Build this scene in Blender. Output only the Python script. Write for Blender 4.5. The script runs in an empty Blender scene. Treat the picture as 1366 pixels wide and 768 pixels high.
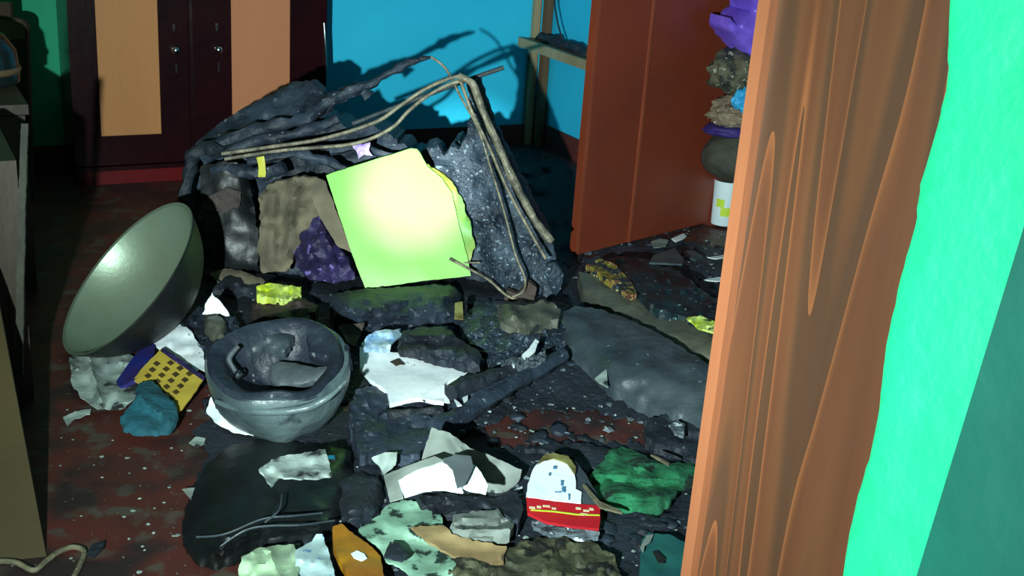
import bpy, bmesh, math, random
from mathutils import Vector, Matrix, noise
from mathutils.geometry import delaunay_2d_cdt
random.seed(7)
S = bpy.context.scene
COL = S.collection

# ------------------------------------------------------------------ camera
F = 1600.0; CH = 1.40; PITCH = math.radians(20); ROLL = math.atan2(286, 3960)
_r0 = Vector((1, 0, 0)); _u0 = Vector((0, math.sin(PITCH), math.cos(PITCH)))
FW = Vector((0, math.cos(PITCH), -math.sin(PITCH)))
RT = _r0 * math.cos(ROLL) + _u0 * math.sin(ROLL)
UP = _u0 * math.cos(ROLL) - _r0 * math.sin(ROLL)
CAM = Vector((0, 0, CH))
cd = bpy.data.cameras.new('camera'); cam = bpy.data.objects.new('camera', cd); COL.objects.link(cam)
cd.sensor_width = 36; cd.lens = F / 1366 * 36; cd.clip_start = .02
M = Matrix((RT, UP, -FW)).transposed().to_4x4(); M.translation = CAM
cam.matrix_world = M
S.camera = cam

def ray(px, py): return RT * ((px - 683) / F) - UP * ((py - 384) / F) + FW
def Y(px, py, y):
    d = ray(px, py); return CAM + d * (y / d.y)

# ------------------------------------------------------------------ world, lights, exposure
w = bpy.data.worlds.new('world'); S.world = w; w.use_nodes = True
w.node_tree.nodes['Background'].inputs[0].default_value = (.35, .6, .6, 1)
w.node_tree.nodes['Background'].inputs[1].default_value = .010
LP = Vector((-.42, .02, 1.12))

def spot(name, target, watts, deg, blend, col, rad):
    l = bpy.data.lights.new(name, 'SPOT'); l.energy = watts; l.spot_size = math.radians(deg); l.spot_blend = blend
    l.color = col; l.shadow_soft_size = rad
    o = bpy.data.objects.new(name, l); COL.objects.link(o); o.location = LP
    o.rotation_euler = (target - LP).to_track_quat('-Z', 'Y').to_euler()
    return o
spot('torch_spill', Vector((-.25, 3.0, .70)), 330, 128, 1.0, (.78, 1.0, .96), .02)
spot('torch_beam', Vector((.10, 4.2, .55)), 460, 60, 1.0, (.82, 1.0, .98), .02)
spot('torch_hotspot', Y(552, 252, 3.66), 1500, 7.5, 1.0, (.86, 1.0, .97), .02)
S.view_settings.view_transform = 'Standard'; S.view_settings.look = 'None'
S.view_settings.gamma = 1; S.view_settings.use_curve_mapping = False
S.view_settings.exposure = 0.0

# ------------------------------------------------------------------ survey helpers: a sight line met with a height, a depth or a wall
def Z(px, py, z=0.):
    d = ray(px, py); return CAM + d * ((z - CH) / d.z)
def pr(P):
    q = P - CAM; k = q.dot(FW); return 683 + F * q.dot(RT) / k, 384 - F * q.dot(UP) / k
A = Vector((.874, .486, 0)).normalized(); B = Vector((A.y, -A.x, 0)); C0 = Vector((.08, 6.06, 0)); ZU = Vector((0, 0, 1))
def W(u, v, z=0.): return C0 + A * u + B * v + ZU * z
def onV(px, py, v):
    d = ray(px, py); t = (v - (CAM - C0).dot(B)) / d.dot(B); P = CAM + d * t; return (P - C0).dot(A), P.z
def onU(px, py, u):
    d = ray(px, py); t = (u - (CAM - C0).dot(A)) / d.dot(A); P = CAM + d * t; return (P - C0).dot(B), P.z

# ------------------------------------------------------------------ materials
def lin(c): return tuple((x / 255 / 12.92 if x / 255 <= .04045 else ((x / 255 + .055) / 1.055) ** 2.4) for x in c)
MATS = {}
def mat(name, c1, c2=None, scale=12, rough=.7, bump=.25, bscale=None, speck=None, sthr=.68, sscale=60, metal=0, spec=.5, stretch=(1, 1, 1), burn=None, bthr=.6, bnscale=8, detail=6, contrast=(.35, .65)):
    if name in MATS: return MATS[name]
    m = bpy.data.materials.new(name); m.use_nodes = True; n = m.node_tree.nodes; L = m.node_tree.links
    b = n['Principled BSDF']; b.inputs['Roughness'].default_value = rough; b.inputs['Metallic'].default_value = metal
    b.inputs['Specular IOR Level'].default_value = spec
    tc = n.new('ShaderNodeTexCoord'); mp = n.new('ShaderNodeMapping'); mp.inputs['Scale'].default_value = stretch
    L.new(tc.outputs['Object'], mp.inputs['Vector'])
    def nz(sc, det=detail):
        t = n.new('ShaderNodeTexNoise'); t.inputs['Scale'].default_value = sc; t.inputs['Detail'].default_value = det
        L.new(mp.outputs[0], t.inputs['Vector']); return t
    def ramp(src, a, bb):
        r = n.new('ShaderNodeMapRange'); r.inputs['From Min'].default_value = a; r.inputs['From Max'].default_value = bb
        L.new(src, r.inputs['Value']); return r.outputs[0]
    def mix(fac, x, y):
        r = n.new('ShaderNodeMix'); r.data_type = 'RGBA'; L.new(fac, r.inputs[0])
        for k, val in ((6, x), (7, y)):
            if isinstance(val, tuple): r.inputs[k].default_value = (*val, 1)
            else: L.new(val, r.inputs[k])
        return r.outputs[2]
    c1 = lin(c1); c2 = lin(c2) if c2 else c1
    t = nz(scale); col = mix(ramp(t.outputs[0], *contrast), c1, c2)
    if burn: col = mix(ramp(nz(bnscale).outputs[0], bthr, bthr + .05), col, lin(burn))
    if speck: col = mix(ramp(nz(sscale, 2).outputs[0], sthr, sthr + .04), col, lin(speck))
    L.new(col, b.inputs['Base Color'])
    if bump:
        bt = nz(bscale or scale * 3); bp = n.new('ShaderNodeBump'); bp.inputs['Strength'].default_value = bump; bp.inputs['Distance'].default_value = .02
        L.new(bt.outputs[0], bp.inputs['Height']); L.new(bp.outputs[0], b.inputs['Normal'])
    MATS[name] = m; return m

m_char = mat('charred cloth', (24, 32, 44), (50, 62, 78), 7, .6, .5, 34, speck=(120, 132, 142), sthr=.69, sscale=60)
m_char2 = mat('charred skin of bag', (30, 40, 52), (62, 76, 92), 12, .5, .7, 50, speck=(130, 148, 162), sthr=.63, sscale=75)
m_soot = mat('soot', (17, 22, 30), (36, 44, 56), 8, .65, .5, 50, speck=(95, 105, 112), sthr=.7, sscale=80)
m_black = mat('black plastic', (9, 12, 13), (20, 25, 26), 6, .42, .25, 14)
m_ash = mat('ash', (62, 72, 82), (112, 124, 132), 14, .8, .8, 60, speck=(220, 230, 235), sthr=.62, sscale=50)
m_slab = mat('scorched board', (42, 52, 60), (72, 82, 88), 5, .5, .3, 25, speck=(140, 150, 155), sthr=.72, sscale=30)
m_slab2 = mat('scorched olive board', (60, 64, 58), (98, 98, 84), 5, .6, .3, 25, burn=(30, 34, 36), bthr=.6)
m_white = mat('white paper', (222, 232, 238), (240, 244, 246), 8, .7, .15, 20, speck=(60, 60, 70), sthr=.72, sscale=25)
m_white2 = mat('sooty paper', (170, 185, 178), (120, 132, 128), 14, .75, .3, 25, burn=(38, 42, 42), bthr=.6, bnscale=16)
m_greyp = mat('grey paper', (138, 146, 140), (104, 112, 106), 8, .75, .25, 22, speck=(60, 64, 64), sthr=.7, sscale=25)
m_lime = mat('yellow green card', (150, 214, 108), (158, 218, 114), 3, .32, .02, 10, speck=(40, 60, 20), sthr=.82, sscale=16, spec=.6)
m_limeold = mat('scorched yellow green card', (120, 180, 90), (170, 170, 60), 9, .5, .2, 20, burn=(110, 120, 90), bthr=.62, bnscale=16)
m_limebit = mat('yellow green scrap', (190, 205, 40), (205, 220, 130), 20, .5, .3, 40, burn=(50, 60, 20), bthr=.6, bnscale=25)
m_beige = mat('scorched beige cloth', (88, 82, 68), (132, 120, 98), 7, .85, .3, 24, burn=(58, 54, 50), bthr=.6)
m_purple = mat('scorched purple cloth', (30, 24, 54), (50, 40, 88), 14, .55, .5, 40, speck=(120, 105, 180), sthr=.64, sscale=40)
m_lilac = mat('lilac scrap', (150, 120, 215), (225, 200, 245), 30, .5, .4, 60)
m_yellow = mat('yellow scrap', (200, 200, 40), (180, 170, 30), 20, .5, .2, 40)
m_brown = mat('scorched brown cloth', (70, 54, 48), (44, 38, 38), 12, .7, .5, 40)
m_rust = mat('bare wire', (158, 148, 126), (92, 86, 76), 30, .5, .4, 60, speck=(190, 190, 180), sthr=.7, metal=.2)
m_rodd = mat('dark rod', (40, 46, 54), (70, 78, 84), 30, .6, .4, 60)
m_alu = mat('aluminium', (140, 158, 138), (128, 138, 116), 4, .42, .04, 60, speck=(40, 46, 44), sthr=.83, sscale=14, metal=.55, stretch=(1, 1, 1))
m_sootmetal = mat('sooty metal', (22, 27, 26), (12, 15, 15), 7, .55, .2, 30, metal=.2)
m_aluring = mat('worn rim metal', (96, 106, 98), (56, 62, 60), 10, .4, .1, 30, metal=.6)
m_helm = mat('sooty helmet shell', (56, 70, 74), (100, 116, 118), 5, .35, .35, 22, burn=(34, 40, 48), bthr=.64, bnscale=7)
m_helmin = mat('charred helmet lining', (24, 30, 42), (46, 54, 66), 8, .5, .4, 30, speck=(110, 118, 120), sthr=.7, sscale=30)
m_tongue = mat('melted grey pad', (76, 84, 88), (60, 66, 72), 8, .6, .3, 30)
m_blue = mat('blue book cover', (28, 48, 140), (50, 40, 100), 8, .5, .1)
m_ycard = mat('yellow card', (200, 172, 66), (178, 152, 58), 10, .6, .1, 30)
m_dots = mat('dark brown printed squares', (78, 62, 26), (60, 48, 24), 20, .6, .1)
m_teal = mat('teal cloth', (26, 96, 112), (22, 74, 86), 9, .85, .5, 26)
m_tealbook = mat('teal cover', (28, 92, 84), (24, 76, 84), 6, .6, .15, 20, burn=(90, 120, 100), bthr=.7)
m_greencl = mat('green cloth', (30, 118, 76), (22, 84, 56), 9, .85, .5, 30, burn=(14, 36, 30), bthr=.6, bnscale=14)
m_orange = mat('ochre packet', (150, 108, 22), (140, 84, 18), 7, .5, .2, 20, burn=(60, 40, 14), bthr=.68, bnscale=12)
m_tan = mat('brown envelope', (150, 128, 88), (110, 88, 58), 7, .75, .25, 20, burn=(50, 42, 30), bthr=.64, bnscale=14)
m_red = mat('red print', (190, 28, 36), (165, 20, 32), 8, .45, .05)
m_mark = mat('pale print', (215, 180, 150), (225, 200, 170), 20, .6, 0)
m_bluemark = mat('blue print', (60, 110, 150), (80, 130, 165), 20, .6, 0)
m_scorch = mat('scorched edge', (150, 150, 90), (90, 80, 40), 14, .6, .2)
m_olive = mat('mouldy brown paper', (44, 44, 30), (76, 78, 54), 14, .75, .5, 35, burn=(22, 22, 16), bthr=.56, bnscale=16)
m_leaf = mat('brown painted door', (112, 46, 28), (126, 54, 32), 2.5, .45, .05, 40)
m_leafd = mat('brown painted door strip', (138, 66, 42), (126, 58, 36), 3, .45, .05, 40)
m_red_dark = mat('red oxide skirting', (110, 52, 44), (90, 40, 36), 6, .5, .1)
m_cup = mat('dark maroon cupboard paint', (40, 8, 14), (28, 6, 12), 4, .25, .06, 20)
m_cupred = mat('maroon cupboard plinth', (105, 8, 16), (84, 8, 14), 4, .35, .06, 20)
m_pan = mat('tan laminate', (196, 130, 76), (180, 118, 68), 3, .55, .05, 40, stretch=(1, 1, .15))
m_pan2 = mat('pinkish tan laminate', (200, 128, 88), (188, 118, 80), 3, .55, .05, 40, stretch=(1, 1, .15))
m_chrome = mat('chrome', (205, 210, 212), None, 4, .18, 0, metal=1)
m_bluew = mat('blue wall paint', (42, 205, 245), (36, 196, 238), 2.5, .8, .06, 30)
m_greenw = mat('green wall paint', (22, 170, 122), (20, 158, 112), 2.5, .7, .06, 30)
m_greenp = mat('rough green plaster', (16, 168, 112), (14, 154, 104), 6, .6, .35, 22, speck=(40, 200, 150), sthr=.8, sscale=12)
m_tealw = mat('teal gloss paint', (6, 78, 66), (5, 70, 60), 6, .5, .15, 14, speck=(120, 150, 130), sthr=.83, sscale=22)
m_post = mat('pale raw timber', (176, 164, 130), (150, 132, 98), 5, .8, .2, 30, stretch=(1, 1, .2))
m_post2 = mat('aged timber', (128, 96, 62), (98, 74, 50), 6, .8, .2, 30, stretch=(1, 1, .2))
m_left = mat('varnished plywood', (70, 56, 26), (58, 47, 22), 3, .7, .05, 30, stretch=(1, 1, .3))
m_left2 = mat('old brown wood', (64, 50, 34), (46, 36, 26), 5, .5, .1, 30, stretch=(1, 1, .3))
m_head = mat('tan headboard', (120, 96, 66), (98, 78, 54), 5, .5, .1, 30)
m_dkgreen = mat('dark glossy shell', (34, 44, 42), (22, 28, 28), 5, .2, .05, 30)
m_plas = mat('white plastic', (215, 232, 236), (205, 224, 232), 4, .35, .02)
m_lab = mat('yellow label', (190, 215, 60), None, 4, .4, 0)
m_purplebag = mat('violet polythene', (122, 92, 214), (98, 70, 186), 8, .35, .3, 24)
m_floral = mat('patterned cloth bundle', (70, 66, 50), (96, 92, 74), 30, .85, .5, 30, burn=(40, 44, 38), bthr=.5, bnscale=22, speck=(150, 150, 130), sthr=.62, sscale=44)
m_cyan = mat('bright blue cloth', (30, 140, 200), (70, 180, 220), 12, .6, .4, 30)
m_straw = mat('straw mat', (146, 128, 106), (110, 94, 78), 30, .85, .6, 60, speck=(190, 180, 170), sthr=.66)
m_indigo = mat('indigo cloth', (50, 34, 110), (42, 28, 92), 10, .7, .3)
m_sack = mat('grey green sack', (62, 62, 50), (50, 50, 46), 6, .8, .4, 30)
m_glass = mat('grey blue tile shard', (74, 92, 98), (58, 74, 80), 8, .35, .1)
m_bookpr = mat('burnt colourful print', (150, 140, 50), (120, 60, 60), 30, .5, .3, 40, burn=(36, 52, 60), bthr=.5, bnscale=26, speck=(210, 205, 120), sthr=.62, sscale=70)
m_bookteal = mat('burnt teal print', (30, 52, 56), (22, 36, 46), 12, .45, .3, 30, burn=(24, 26, 30), bthr=.55, speck=(120, 160, 150), sthr=.68, sscale=50)
m_string = mat('dirty string', (120, 112, 88), (90, 84, 66), 30, .8, .3)
m_ceil = mat('ceiling paint', (170, 190, 180), None, 4, .9, 0)

def wood_mat():
    m = bpy.data.materials.new('veined wood'); m.use_nodes = True; n = m.node_tree.nodes; L = m.node_tree.links
    b = n['Principled BSDF']; b.inputs['Roughness'].default_value = .5
    tc = n.new('ShaderNodeTexCoord'); mp = n.new('ShaderNodeMapping'); mp.inputs['Scale'].default_value = (1, 1, .05)
    L.new(tc.outputs['Object'], mp.inputs[0])
    nz = n.new('ShaderNodeTexNoise'); nz.inputs['Scale'].default_value = 9; nz.inputs['Detail'].default_value = 1; L.new(mp.outputs[0], nz.inputs['Vector'])
    ma = n.new('ShaderNodeMath'); ma.operation = 'MULTIPLY'; ma.inputs[1].default_value = 9; L.new(nz.outputs[0], ma.inputs[0])
    fr = n.new('ShaderNodeMath'); fr.operation = 'FRACT'; L.new(ma.outputs[0], fr.inputs[0])
    cr = n.new('ShaderNodeValToRGB'); L.new(fr.outputs[0], cr.inputs[0]); e = cr.color_ramp.elements
    e[0].position = 0; e[0].color = (*lin((112, 64, 34)), 1); e[1].position = 1; e[1].color = (*lin((64, 38, 22)), 1)
    for p, c in ((.05, (88, 48, 26)), (.12, (76, 41, 22)), (.55, (80, 46, 25)), (.8, (62, 38, 23))):
        q = e.new(p); q.color = (*lin(c), 1)
    n2 = n.new('ShaderNodeTexNoise'); n2.inputs['Scale'].default_value = 60; n2.inputs['Detail'].default_value = 4
    mp2 = n.new('ShaderNodeMapping'); mp2.inputs['Scale'].default_value = (1, 1, .04); L.new(tc.outputs['Object'], mp2.inputs[0]); L.new(mp2.outputs[0], n2.inputs['Vector'])
    mx = n.new('ShaderNodeMix'); mx.data_type = 'RGBA'; mx.blend_type = 'MULTIPLY'; mx.inputs[0].default_value = .35
    L.new(cr.outputs[0], mx.inputs[6]); L.new(n2.outputs['Fac'], mx.inputs[7]); L.new(mx.outputs[2], b.inputs['Base Color'])
    return m
m_wood = wood_mat()
m_woodlip = mat('lighter wood lip', (118, 68, 42), (100, 58, 36), 5, .5, .1, 40, stretch=(1, 1, .1), speck=(170, 120, 110), sthr=.78, sscale=14)

def floor_mat():
    m = bpy.data.materials.new('red oxide cement floor'); m.use_nodes = True; n = m.node_tree.nodes; L = m.node_tree.links
    b = n['Principled BSDF']; b.inputs['Roughness'].default_value = .5
    g = n.new('ShaderNodeNewGeometry')
    def nz(sc, d=6, off=0):
        mp = n.new('ShaderNodeMapping'); mp.inputs['Location'].default_value = (off, off, 0); L.new(g.outputs['Position'], mp.inputs[0])
        t = n.new('ShaderNodeTexNoise'); t.inputs['Scale'].default_value = sc; t.inputs['Detail'].default_value = d; L.new(mp.outputs[0], t.inputs['Vector']); return t.outputs[0]
    def rng(s, a, bb):
        r = n.new('ShaderNodeMapRange'); r.inputs[1].default_value = a; r.inputs[2].default_value = bb; L.new(s, r.inputs[0]); return r.outputs[0]
    def mix(f, x, y):
        r = n.new('ShaderNodeMix'); r.data_type = 'RGBA'; L.new(f, r.inputs[0])
        for k, v in ((6, x), (7, y)):
            if isinstance(v, tuple): r.inputs[k].default_value = (*lin(v), 1)
            else: L.new(v, r.inputs[k])
        return r.outputs[2]
    c = mix(rng(nz(5), .35, .65), (86, 38, 32), (68, 35, 30))
    c = mix(rng(nz(14, 5, 3), .53, .62), c, (76, 66, 58))        # pale scuffs
    c = mix(rng(nz(4.5, 6, 9), .50, .60), c, (44, 32, 32))       # soot patches
    c = mix(rng(nz(90, 2, 5), .70, .74), c, (130, 126, 110))
    L.new(c, b.inputs['Base Color'])
    bp = n.new('ShaderNodeBump'); bp.inputs[0].default_value = .2; L.new(nz(30), bp.inputs['Height']); L.new(bp.outputs[0], b.inputs['Normal'])
    return m
m_floor = floor_mat()

# ------------------------------------------------------------------ mesh helpers
class MB:
    def __init__(s): s.v = []; s.f = []; s.smooth = True
    def hexa(s, c):                    # 8 corners: bottom 4, top 4
        k = len(s.v); s.v += [Vector(x) for x in c]; s.smooth = False
        for q in ((0, 3, 2, 1), (4, 5, 6, 7), (0, 1, 5, 4), (1, 2, 6, 5), (2, 3, 7, 6), (3, 0, 4, 7)): s.f.append([k + i for i in q])
        return s
    def uvbox(s, u0, u1, v0, v1, z0, z1):
        return s.hexa([W(u0, v0, z0), W(u1, v0, z0), W(u1, v1, z0), W(u0, v1, z0), W(u0, v0, z1), W(u1, v0, z1), W(u1, v1, z1), W(u0, v1, z1)])
    def obox(s, P, X, Yv, Zv):         # origin corner and three edge vectors
        P = Vector(P); return s.hexa([P, P + X, P + X + Yv, P + Yv, P + Zv, P + X + Zv, P + X + Yv + Zv, P + Yv + Zv])
    def tube(s, pts, r, seg=8, nz=0, sub=6):
        pts = [Vector(p) for p in pts]
        if sub > 1 and len(pts) > 2:   # Catmull-Rom
            q = []; n = len(pts)
            for i in range(n - 1):
                p0 = pts[max(i - 1, 0)]; p1 = pts[i]; p2 = pts[i + 1]; p3 = pts[min(i + 2, n - 1)]
                for j in range(sub):
                    t = j / sub
                    q.append(.5 * ((2 * p1) + (p2 - p0) * t + (2 * p0 - 5 * p1 + 4 * p2 - p3) * t * t + (3 * p1 - p0 - 3 * p2 + p3) * t ** 3))
            q.append(pts[-1]); pts = q
        elif sub > 1 and nz:
            a, b = pts; pts = [a.lerp(b, i / 14) for i in range(15)]
        k = len(s.v); n = len(pts); up = Vector((.13, .3, 1)).normalized()
        for i, p in enumerate(pts):
            t = (pts[min(i + 1, n - 1)] - pts[max(i - 1, 0)]).normalized()
            a = t.cross(up).normalized(); b = t.cross(a)
            rr = r if not callable(r) else r(i / (n - 1))
            for j in range(seg):
                an = 2 * math.pi * j / seg; d = a * math.cos(an) + b * math.sin(an)
                s.v.append(p + d * rr * (1 + nz * noise.noise((p + d * rr) * 30)))
        for i in range(n - 1):
            for j in range(seg):
                s.f.append([k + i * seg + j, k + i * seg + (j + 1) % seg, k + (i + 1) * seg + (j + 1) % seg, k + (i + 1) * seg + j])
        s.f.append([k + j for j in range(seg)][::-1]); s.f.append([k + (n - 1) * seg + j for j in range(seg)])
        return s
    def lathe(s, prof, P, N, seg=48, wob=0, X=None):        # profile of (radius, height) closed or open, about axis N from P
        N = Vector(N).normalized(); a = (X or Vector((0, .05, 1) if abs(N.z) < .9 else (0, 1, 0))).cross(N).normalized(); b = N.cross(a); k = len(s.v)
        for i, (r, h) in enumerate(prof):
            for j in range(seg):
                an = 2 * math.pi * j / seg; d = a * math.cos(an) + b * math.sin(an)
                q = 1 + wob * noise.noise(Vector((math.cos(an) * 1.5, math.sin(an) * 1.5, h * 9)))
                s.v.append(Vector(P) + d * r * q + N * h * (1 + wob * noise.noise(Vector((math.cos(an) * 2, math.sin(an) * 2, 7)))))
        for i in range(len(prof) - 1):
            for j in range(seg):
                s.f.append([k + i * seg + j, k + i * seg + (j + 1) % seg, k + (i + 1) * seg + (j + 1) % seg, k + (i + 1) * seg + j])
        return s
    def blob(s, P, rad, nz=.25, fr=6, sub=3, seed=0, axes=None):
        bm = bmesh.new(); bmesh.ops.create_icosphere(bm, subdivisions=sub, radius=1); k = len(s.v); P = Vector(P)
        ax = axes or (Vector((1, 0, 0)), Vector((0, 1, 0)), Vector((0, 0, 1)))
        for v in bm.verts:
            c = v.co; q = 1 + nz * (noise.fractal(c * fr * .4 + Vector((seed * 7.3, 0, 0)), 1, 2, 4))
            s.v.append(P + (ax[0] * c.x * rad[0] + ax[1] * c.y * rad[1] + ax[2] * c.z * rad[2]) * q)
        for f in bm.faces: s.f.append([k + v.index for v in f.verts])
        bm.free(); return s
    def sheet(s, poly, mp, t=.004, tv=None, step=7, jag=2., crumple=.01, cfreq=9, dome=0, dw=30, seed=0, creases=()):
        """a sheet or slab with an outline and a crumpled top; mp(px, py, h) gives the point of the surface raised by h"""
        pts = []
        n = len(poly)
        for i in range(n):
            a = Vector(poly[i]); b = Vector(poly[(i + 1) % n]); L = (b - a).length; m = max(1, int(L / max(2.5, min(step, 6) * .8)))
            nn = Vector((-(b - a).y, (b - a).x)).normalized()
            for j in range(m):
                p = a.lerp(b, j / m)
                k = noise.fractal(Vector((p.x * .11, p.y * .11, seed * 3.7 + 1)), 1, 2, 4) * jag if (jag and j) else 0
                pts.append(p + nn * k)
        nb = len(pts)
        def inside(x, y):
            r = False; j = nb - 1
            for i in range(nb):
                a = pts[i]; b = pts[j]
                if (a.y > y) != (b.y > y) and x < (b.x - a.x) * (y - a.y) / (b.y - a.y) + a.x: r = not r
                j = i
            return r
        def dist(x, y):
            best = 1e9
            for i in range(nb):
                a = pts[i]; b = pts[(i + 1) % nb]; dx = b.x - a.x; dy = b.y - a.y; l2 = dx * dx + dy * dy or 1e-9
                u = max(0, min(1, ((x - a.x) * dx + (y - a.y) * dy) / l2)); ex = a.x + u * dx - x; ey = a.y + u * dy - y
                best = min(best, ex * ex + ey * ey)
            return math.sqrt(best)
        allp = list(pts); D = [0] * nb
        x0 = min(p.x for p in pts); x1 = max(p.x for p in pts); y0 = min(p.y for p in pts); y1 = max(p.y for p in pts)
        yy = y0 + step * .5; row = 0
        while yy < y1:
            xx = x0 + step * (.5 if row % 2 else .1)
            while xx < x1:
                px = xx + random.uniform(-.2, .2) * step; py = yy + random.uniform(-.2, .2) * step
                if inside(px, py):
                    d = dist(px, py)
                    if d > step * .35: allp.append(Vector((px, py))); D.append(d)
                xx += step
            yy += step; row += 1
        vo, eo, fo, ov, oe, of = delaunay_2d_cdt(allp, [(i, (i + 1) % nb) for i in range(nb)], [], 1, 1e-4)
        tv = tv or Vector((0, 0, -1)); k = len(s.v); top = []
        for i, p in enumerate(vo):
            src = ov[i][0] if ov[i] else 0; d = D[src] if src < len(D) else 0
            base = mp(p.x, p.y, 0)
            h = crumple * noise.fractal(base * cfreq + Vector((seed * 5.1, 0, seed)), 1, 2, 3)
            if crumple: h += crumple * .8 * (1 - abs(noise.noise(base * cfreq * 1.3 + Vector((0, seed * 2.2, 0)))) * 3) * .5
            if dome: h += dome * (1 - math.exp(-d / dw * 1.6))
            for (ax, ay, bx, by, wd, hh) in creases:
                dx = bx - ax; dy = by - ay; u = max(0, min(1, ((p.x - ax) * dx + (p.y - ay) * dy) / (dx * dx + dy * dy)))
                e = math.hypot(ax + u * dx - p.x, ay + u * dy - p.y); h += hh * math.exp(-(e / wd) ** 2)
            top.append(mp(p.x, p.y, h))
        m = len(top); s.v += top + [p + tv * t for p in top]
        cnt = {}
        c = sum((Vector(x) for x in top), Vector()) / m
        for f in fo:
            f = list(f); a, b, cc = (top[q] for q in f[:3])
            if (b - a).cross(cc - a).dot(CAM - a) < 0: f.reverse()
            s.f.append([k + q for q in f]); s.f.append([k + m + q for q in reversed(f)])
            for i in range(len(f)):
                e = (f[i], f[(i + 1) % len(f)]); cnt[e] = 1
        for (a, b) in cnt:
            if (b, a) not in cnt: s.f.append([k + b, k + a, k + m + a, k + m + b])
        return s

def mk(name, mb, m, loc, parent=None, smooth=None):
    me = bpy.data.meshes.new(name); me.from_pydata([v - loc for v in mb.v], [], mb.f); me.materials.append(m)
    sm = mb.smooth if smooth is None else smooth
    if sm:
        for p in me.polygons: p.use_smooth = True
        try: me.set_sharp_from_angle(angle=math.radians(50))
        except Exception: pass
    o = bpy.data.objects.new(name, me); COL.objects.link(o)
    if parent: o.parent = parent
    else: o.location = loc
    return o
def base_of(mbs):
    vs = [v for mb in mbs for v in mb.v]
    return Vector((sum(v.x for v in vs) / len(vs), sum(v.y for v in vs) / len(vs), min(v.z for v in vs)))
def allmb(parts):
    r = []
    for p in parts:
        r.append(p[1])
        if len(p) > 3 and p[3]: r += allmb(p[3])
    return r
def thing(name, label, cat, parts, group=None):
    """parts: (name, MB, material, [sub-parts], label)"""
    loc = base_of(allmb(parts))
    if len(parts) == 1 and not (len(parts[0]) > 3 and parts[0][3]):
        o = mk(name, parts[0][1], parts[0][2], loc)
    else:
        o = bpy.data.objects.new(name, None); COL.objects.link(o); o.location = loc; o.empty_display_size = .05
        for p in parts:
            c = mk(p[0], p[1], p[2], loc, o)
            if len(p) > 4: c['label'] = p[4]
            for q in (p[3] if len(p) > 3 and p[3] else []):
                d = mk(q[0], q[1], q[2], loc, c)
                if len(q) > 4: d['label'] = q[4]
    o['label'] = label; o['category'] = cat
    if group: o['group'] = group
    return o
def struct(name, mb, m, label=None, parts=()):
    loc = base_of([mb]); o = mk(name, mb, m, loc); o['kind'] = 'structure'
    if label: o['label'] = label
    for p in parts: mk(p[0], p[1], p[2], loc, o)
    return o
def stuff(name, label, cat, mb, m):
    o = thing(name, label, cat, [(name, mb, m)]); o['kind'] = 'stuff'; return o

# surfaces measured in the photograph: FS lies near the floor, YS stands
def affine(c):
    if len(c) == 1: return lambda x, y: c[0][2]
    (x1, y1, a), (x2, y2, b), (x3, y3, d) = c
    det = (x2 - x1) * (y3 - y1) - (x3 - x1) * (y2 - y1)
    gx = ((b - a) * (y3 - y1) - (d - a) * (y2 - y1)) / det; gy = ((x2 - x1) * (d - a) - (x3 - x1) * (b - a)) / det
    return lambda x, y: a + gx * (x - x1) + gy * (y - y1)
def FS(*c):
    g = affine(c); return lambda x, y, h: Z(x, y, max(.001, g(x, y) + h))
def FC(z): return FS((0, 0, z))
def YS(*c):
    g = affine(c); return lambda x, y, h: Y(x, y, g(x, y) - h)
BK = Vector((0, 1, 0))

# ------------------------------------------------------------------ room
HC = 2.7
struct('floor', MB().uvbox(-3.8, .6, -.1, 6.2, -.1, 0), m_floor)
struct('ceiling', MB().uvbox(-3.8, .6, -.1, 4.5, HC, HC + .1), m_ceil)
ub = -1.75
struct('wall_back', MB().uvbox(ub, .1, -.1, 0, 0, HC), m_bluew, 'bright blue painted back wall')
struct('wall_back_left', MB().uvbox(-3.8, ub, -.1, 0, 0, HC), m_greenw, 'green painted back wall left of the cupboard')
struct('wall_left', MB().uvbox(-3.8, -3.7, 0, 4.36, 0, HC), m_greenw)
AV0, AV1, AD = 1.47, 2.35, .42
struct('wall_right', MB().uvbox(0, .1, 0, AV0, 0, HC), m_bluew)
struct('wall_right_front', MB().uvbox(0, .1, AV1, 4.36, 0, HC), m_bluew)
al = MB().uvbox(0, AD, AV0, AV0 + .012, 0, HC); al.uvbox(AD, AD + .05, AV0, AV1, 0, HC); al.uvbox(.1, AD, AV0 - .05, AV0, 0, HC); al.uvbox(.1, AD, AV1, AV1 + .05, 0, HC)
struct('wall_right_recess', al, m_red_dark, 'dark red lining of the recess in the right wall')
struct('baseboard_back', MB().uvbox(ub, -.012, 0, .012, 0, .10), m_red_dark)
struct('baseboard_back_left', MB().uvbox(-3.7, ub, 0, .012, 0, .10), m_red_dark)
struct('baseboard_right', MB().uvbox(-.012, 0, 0, AV0, 0, .11), m_red_dark)
# doorway through which we look: wood jamb, plaster reveal and a teal leaf on the right
jd = ray(975, 384); J0 = CAM + jd * (1.16 / jd.y); J0.z = 0
JD = Vector((.485, -.874, 0)); JN = Vector((-.874, -.485, 0))      # along the reveal, and out of it towards the opening
def onJ(px, py, off=0.):
    d = ray(px, py); Q = J0 + JN * off; t = (Q - CAM).dot(JN) / d.dot(JN); return CAM + d * t
def jt(P): return (P - J0).dot(JD)
tw = jt(onJ(1196, 384))
jmb = MB().obox(J0, JD * (tw + .03), -JN * .10, ZU * 2.2)
lip = MB().obox(J0 - JD * .006, JD * .017, JN * .010, ZU * 2.2)
dfr = struct('trim_1', jmb, m_wood, 'veined brown wooden door jamb close to the camera', [('jamb_lip', lip, m_woodlip)])
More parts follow.
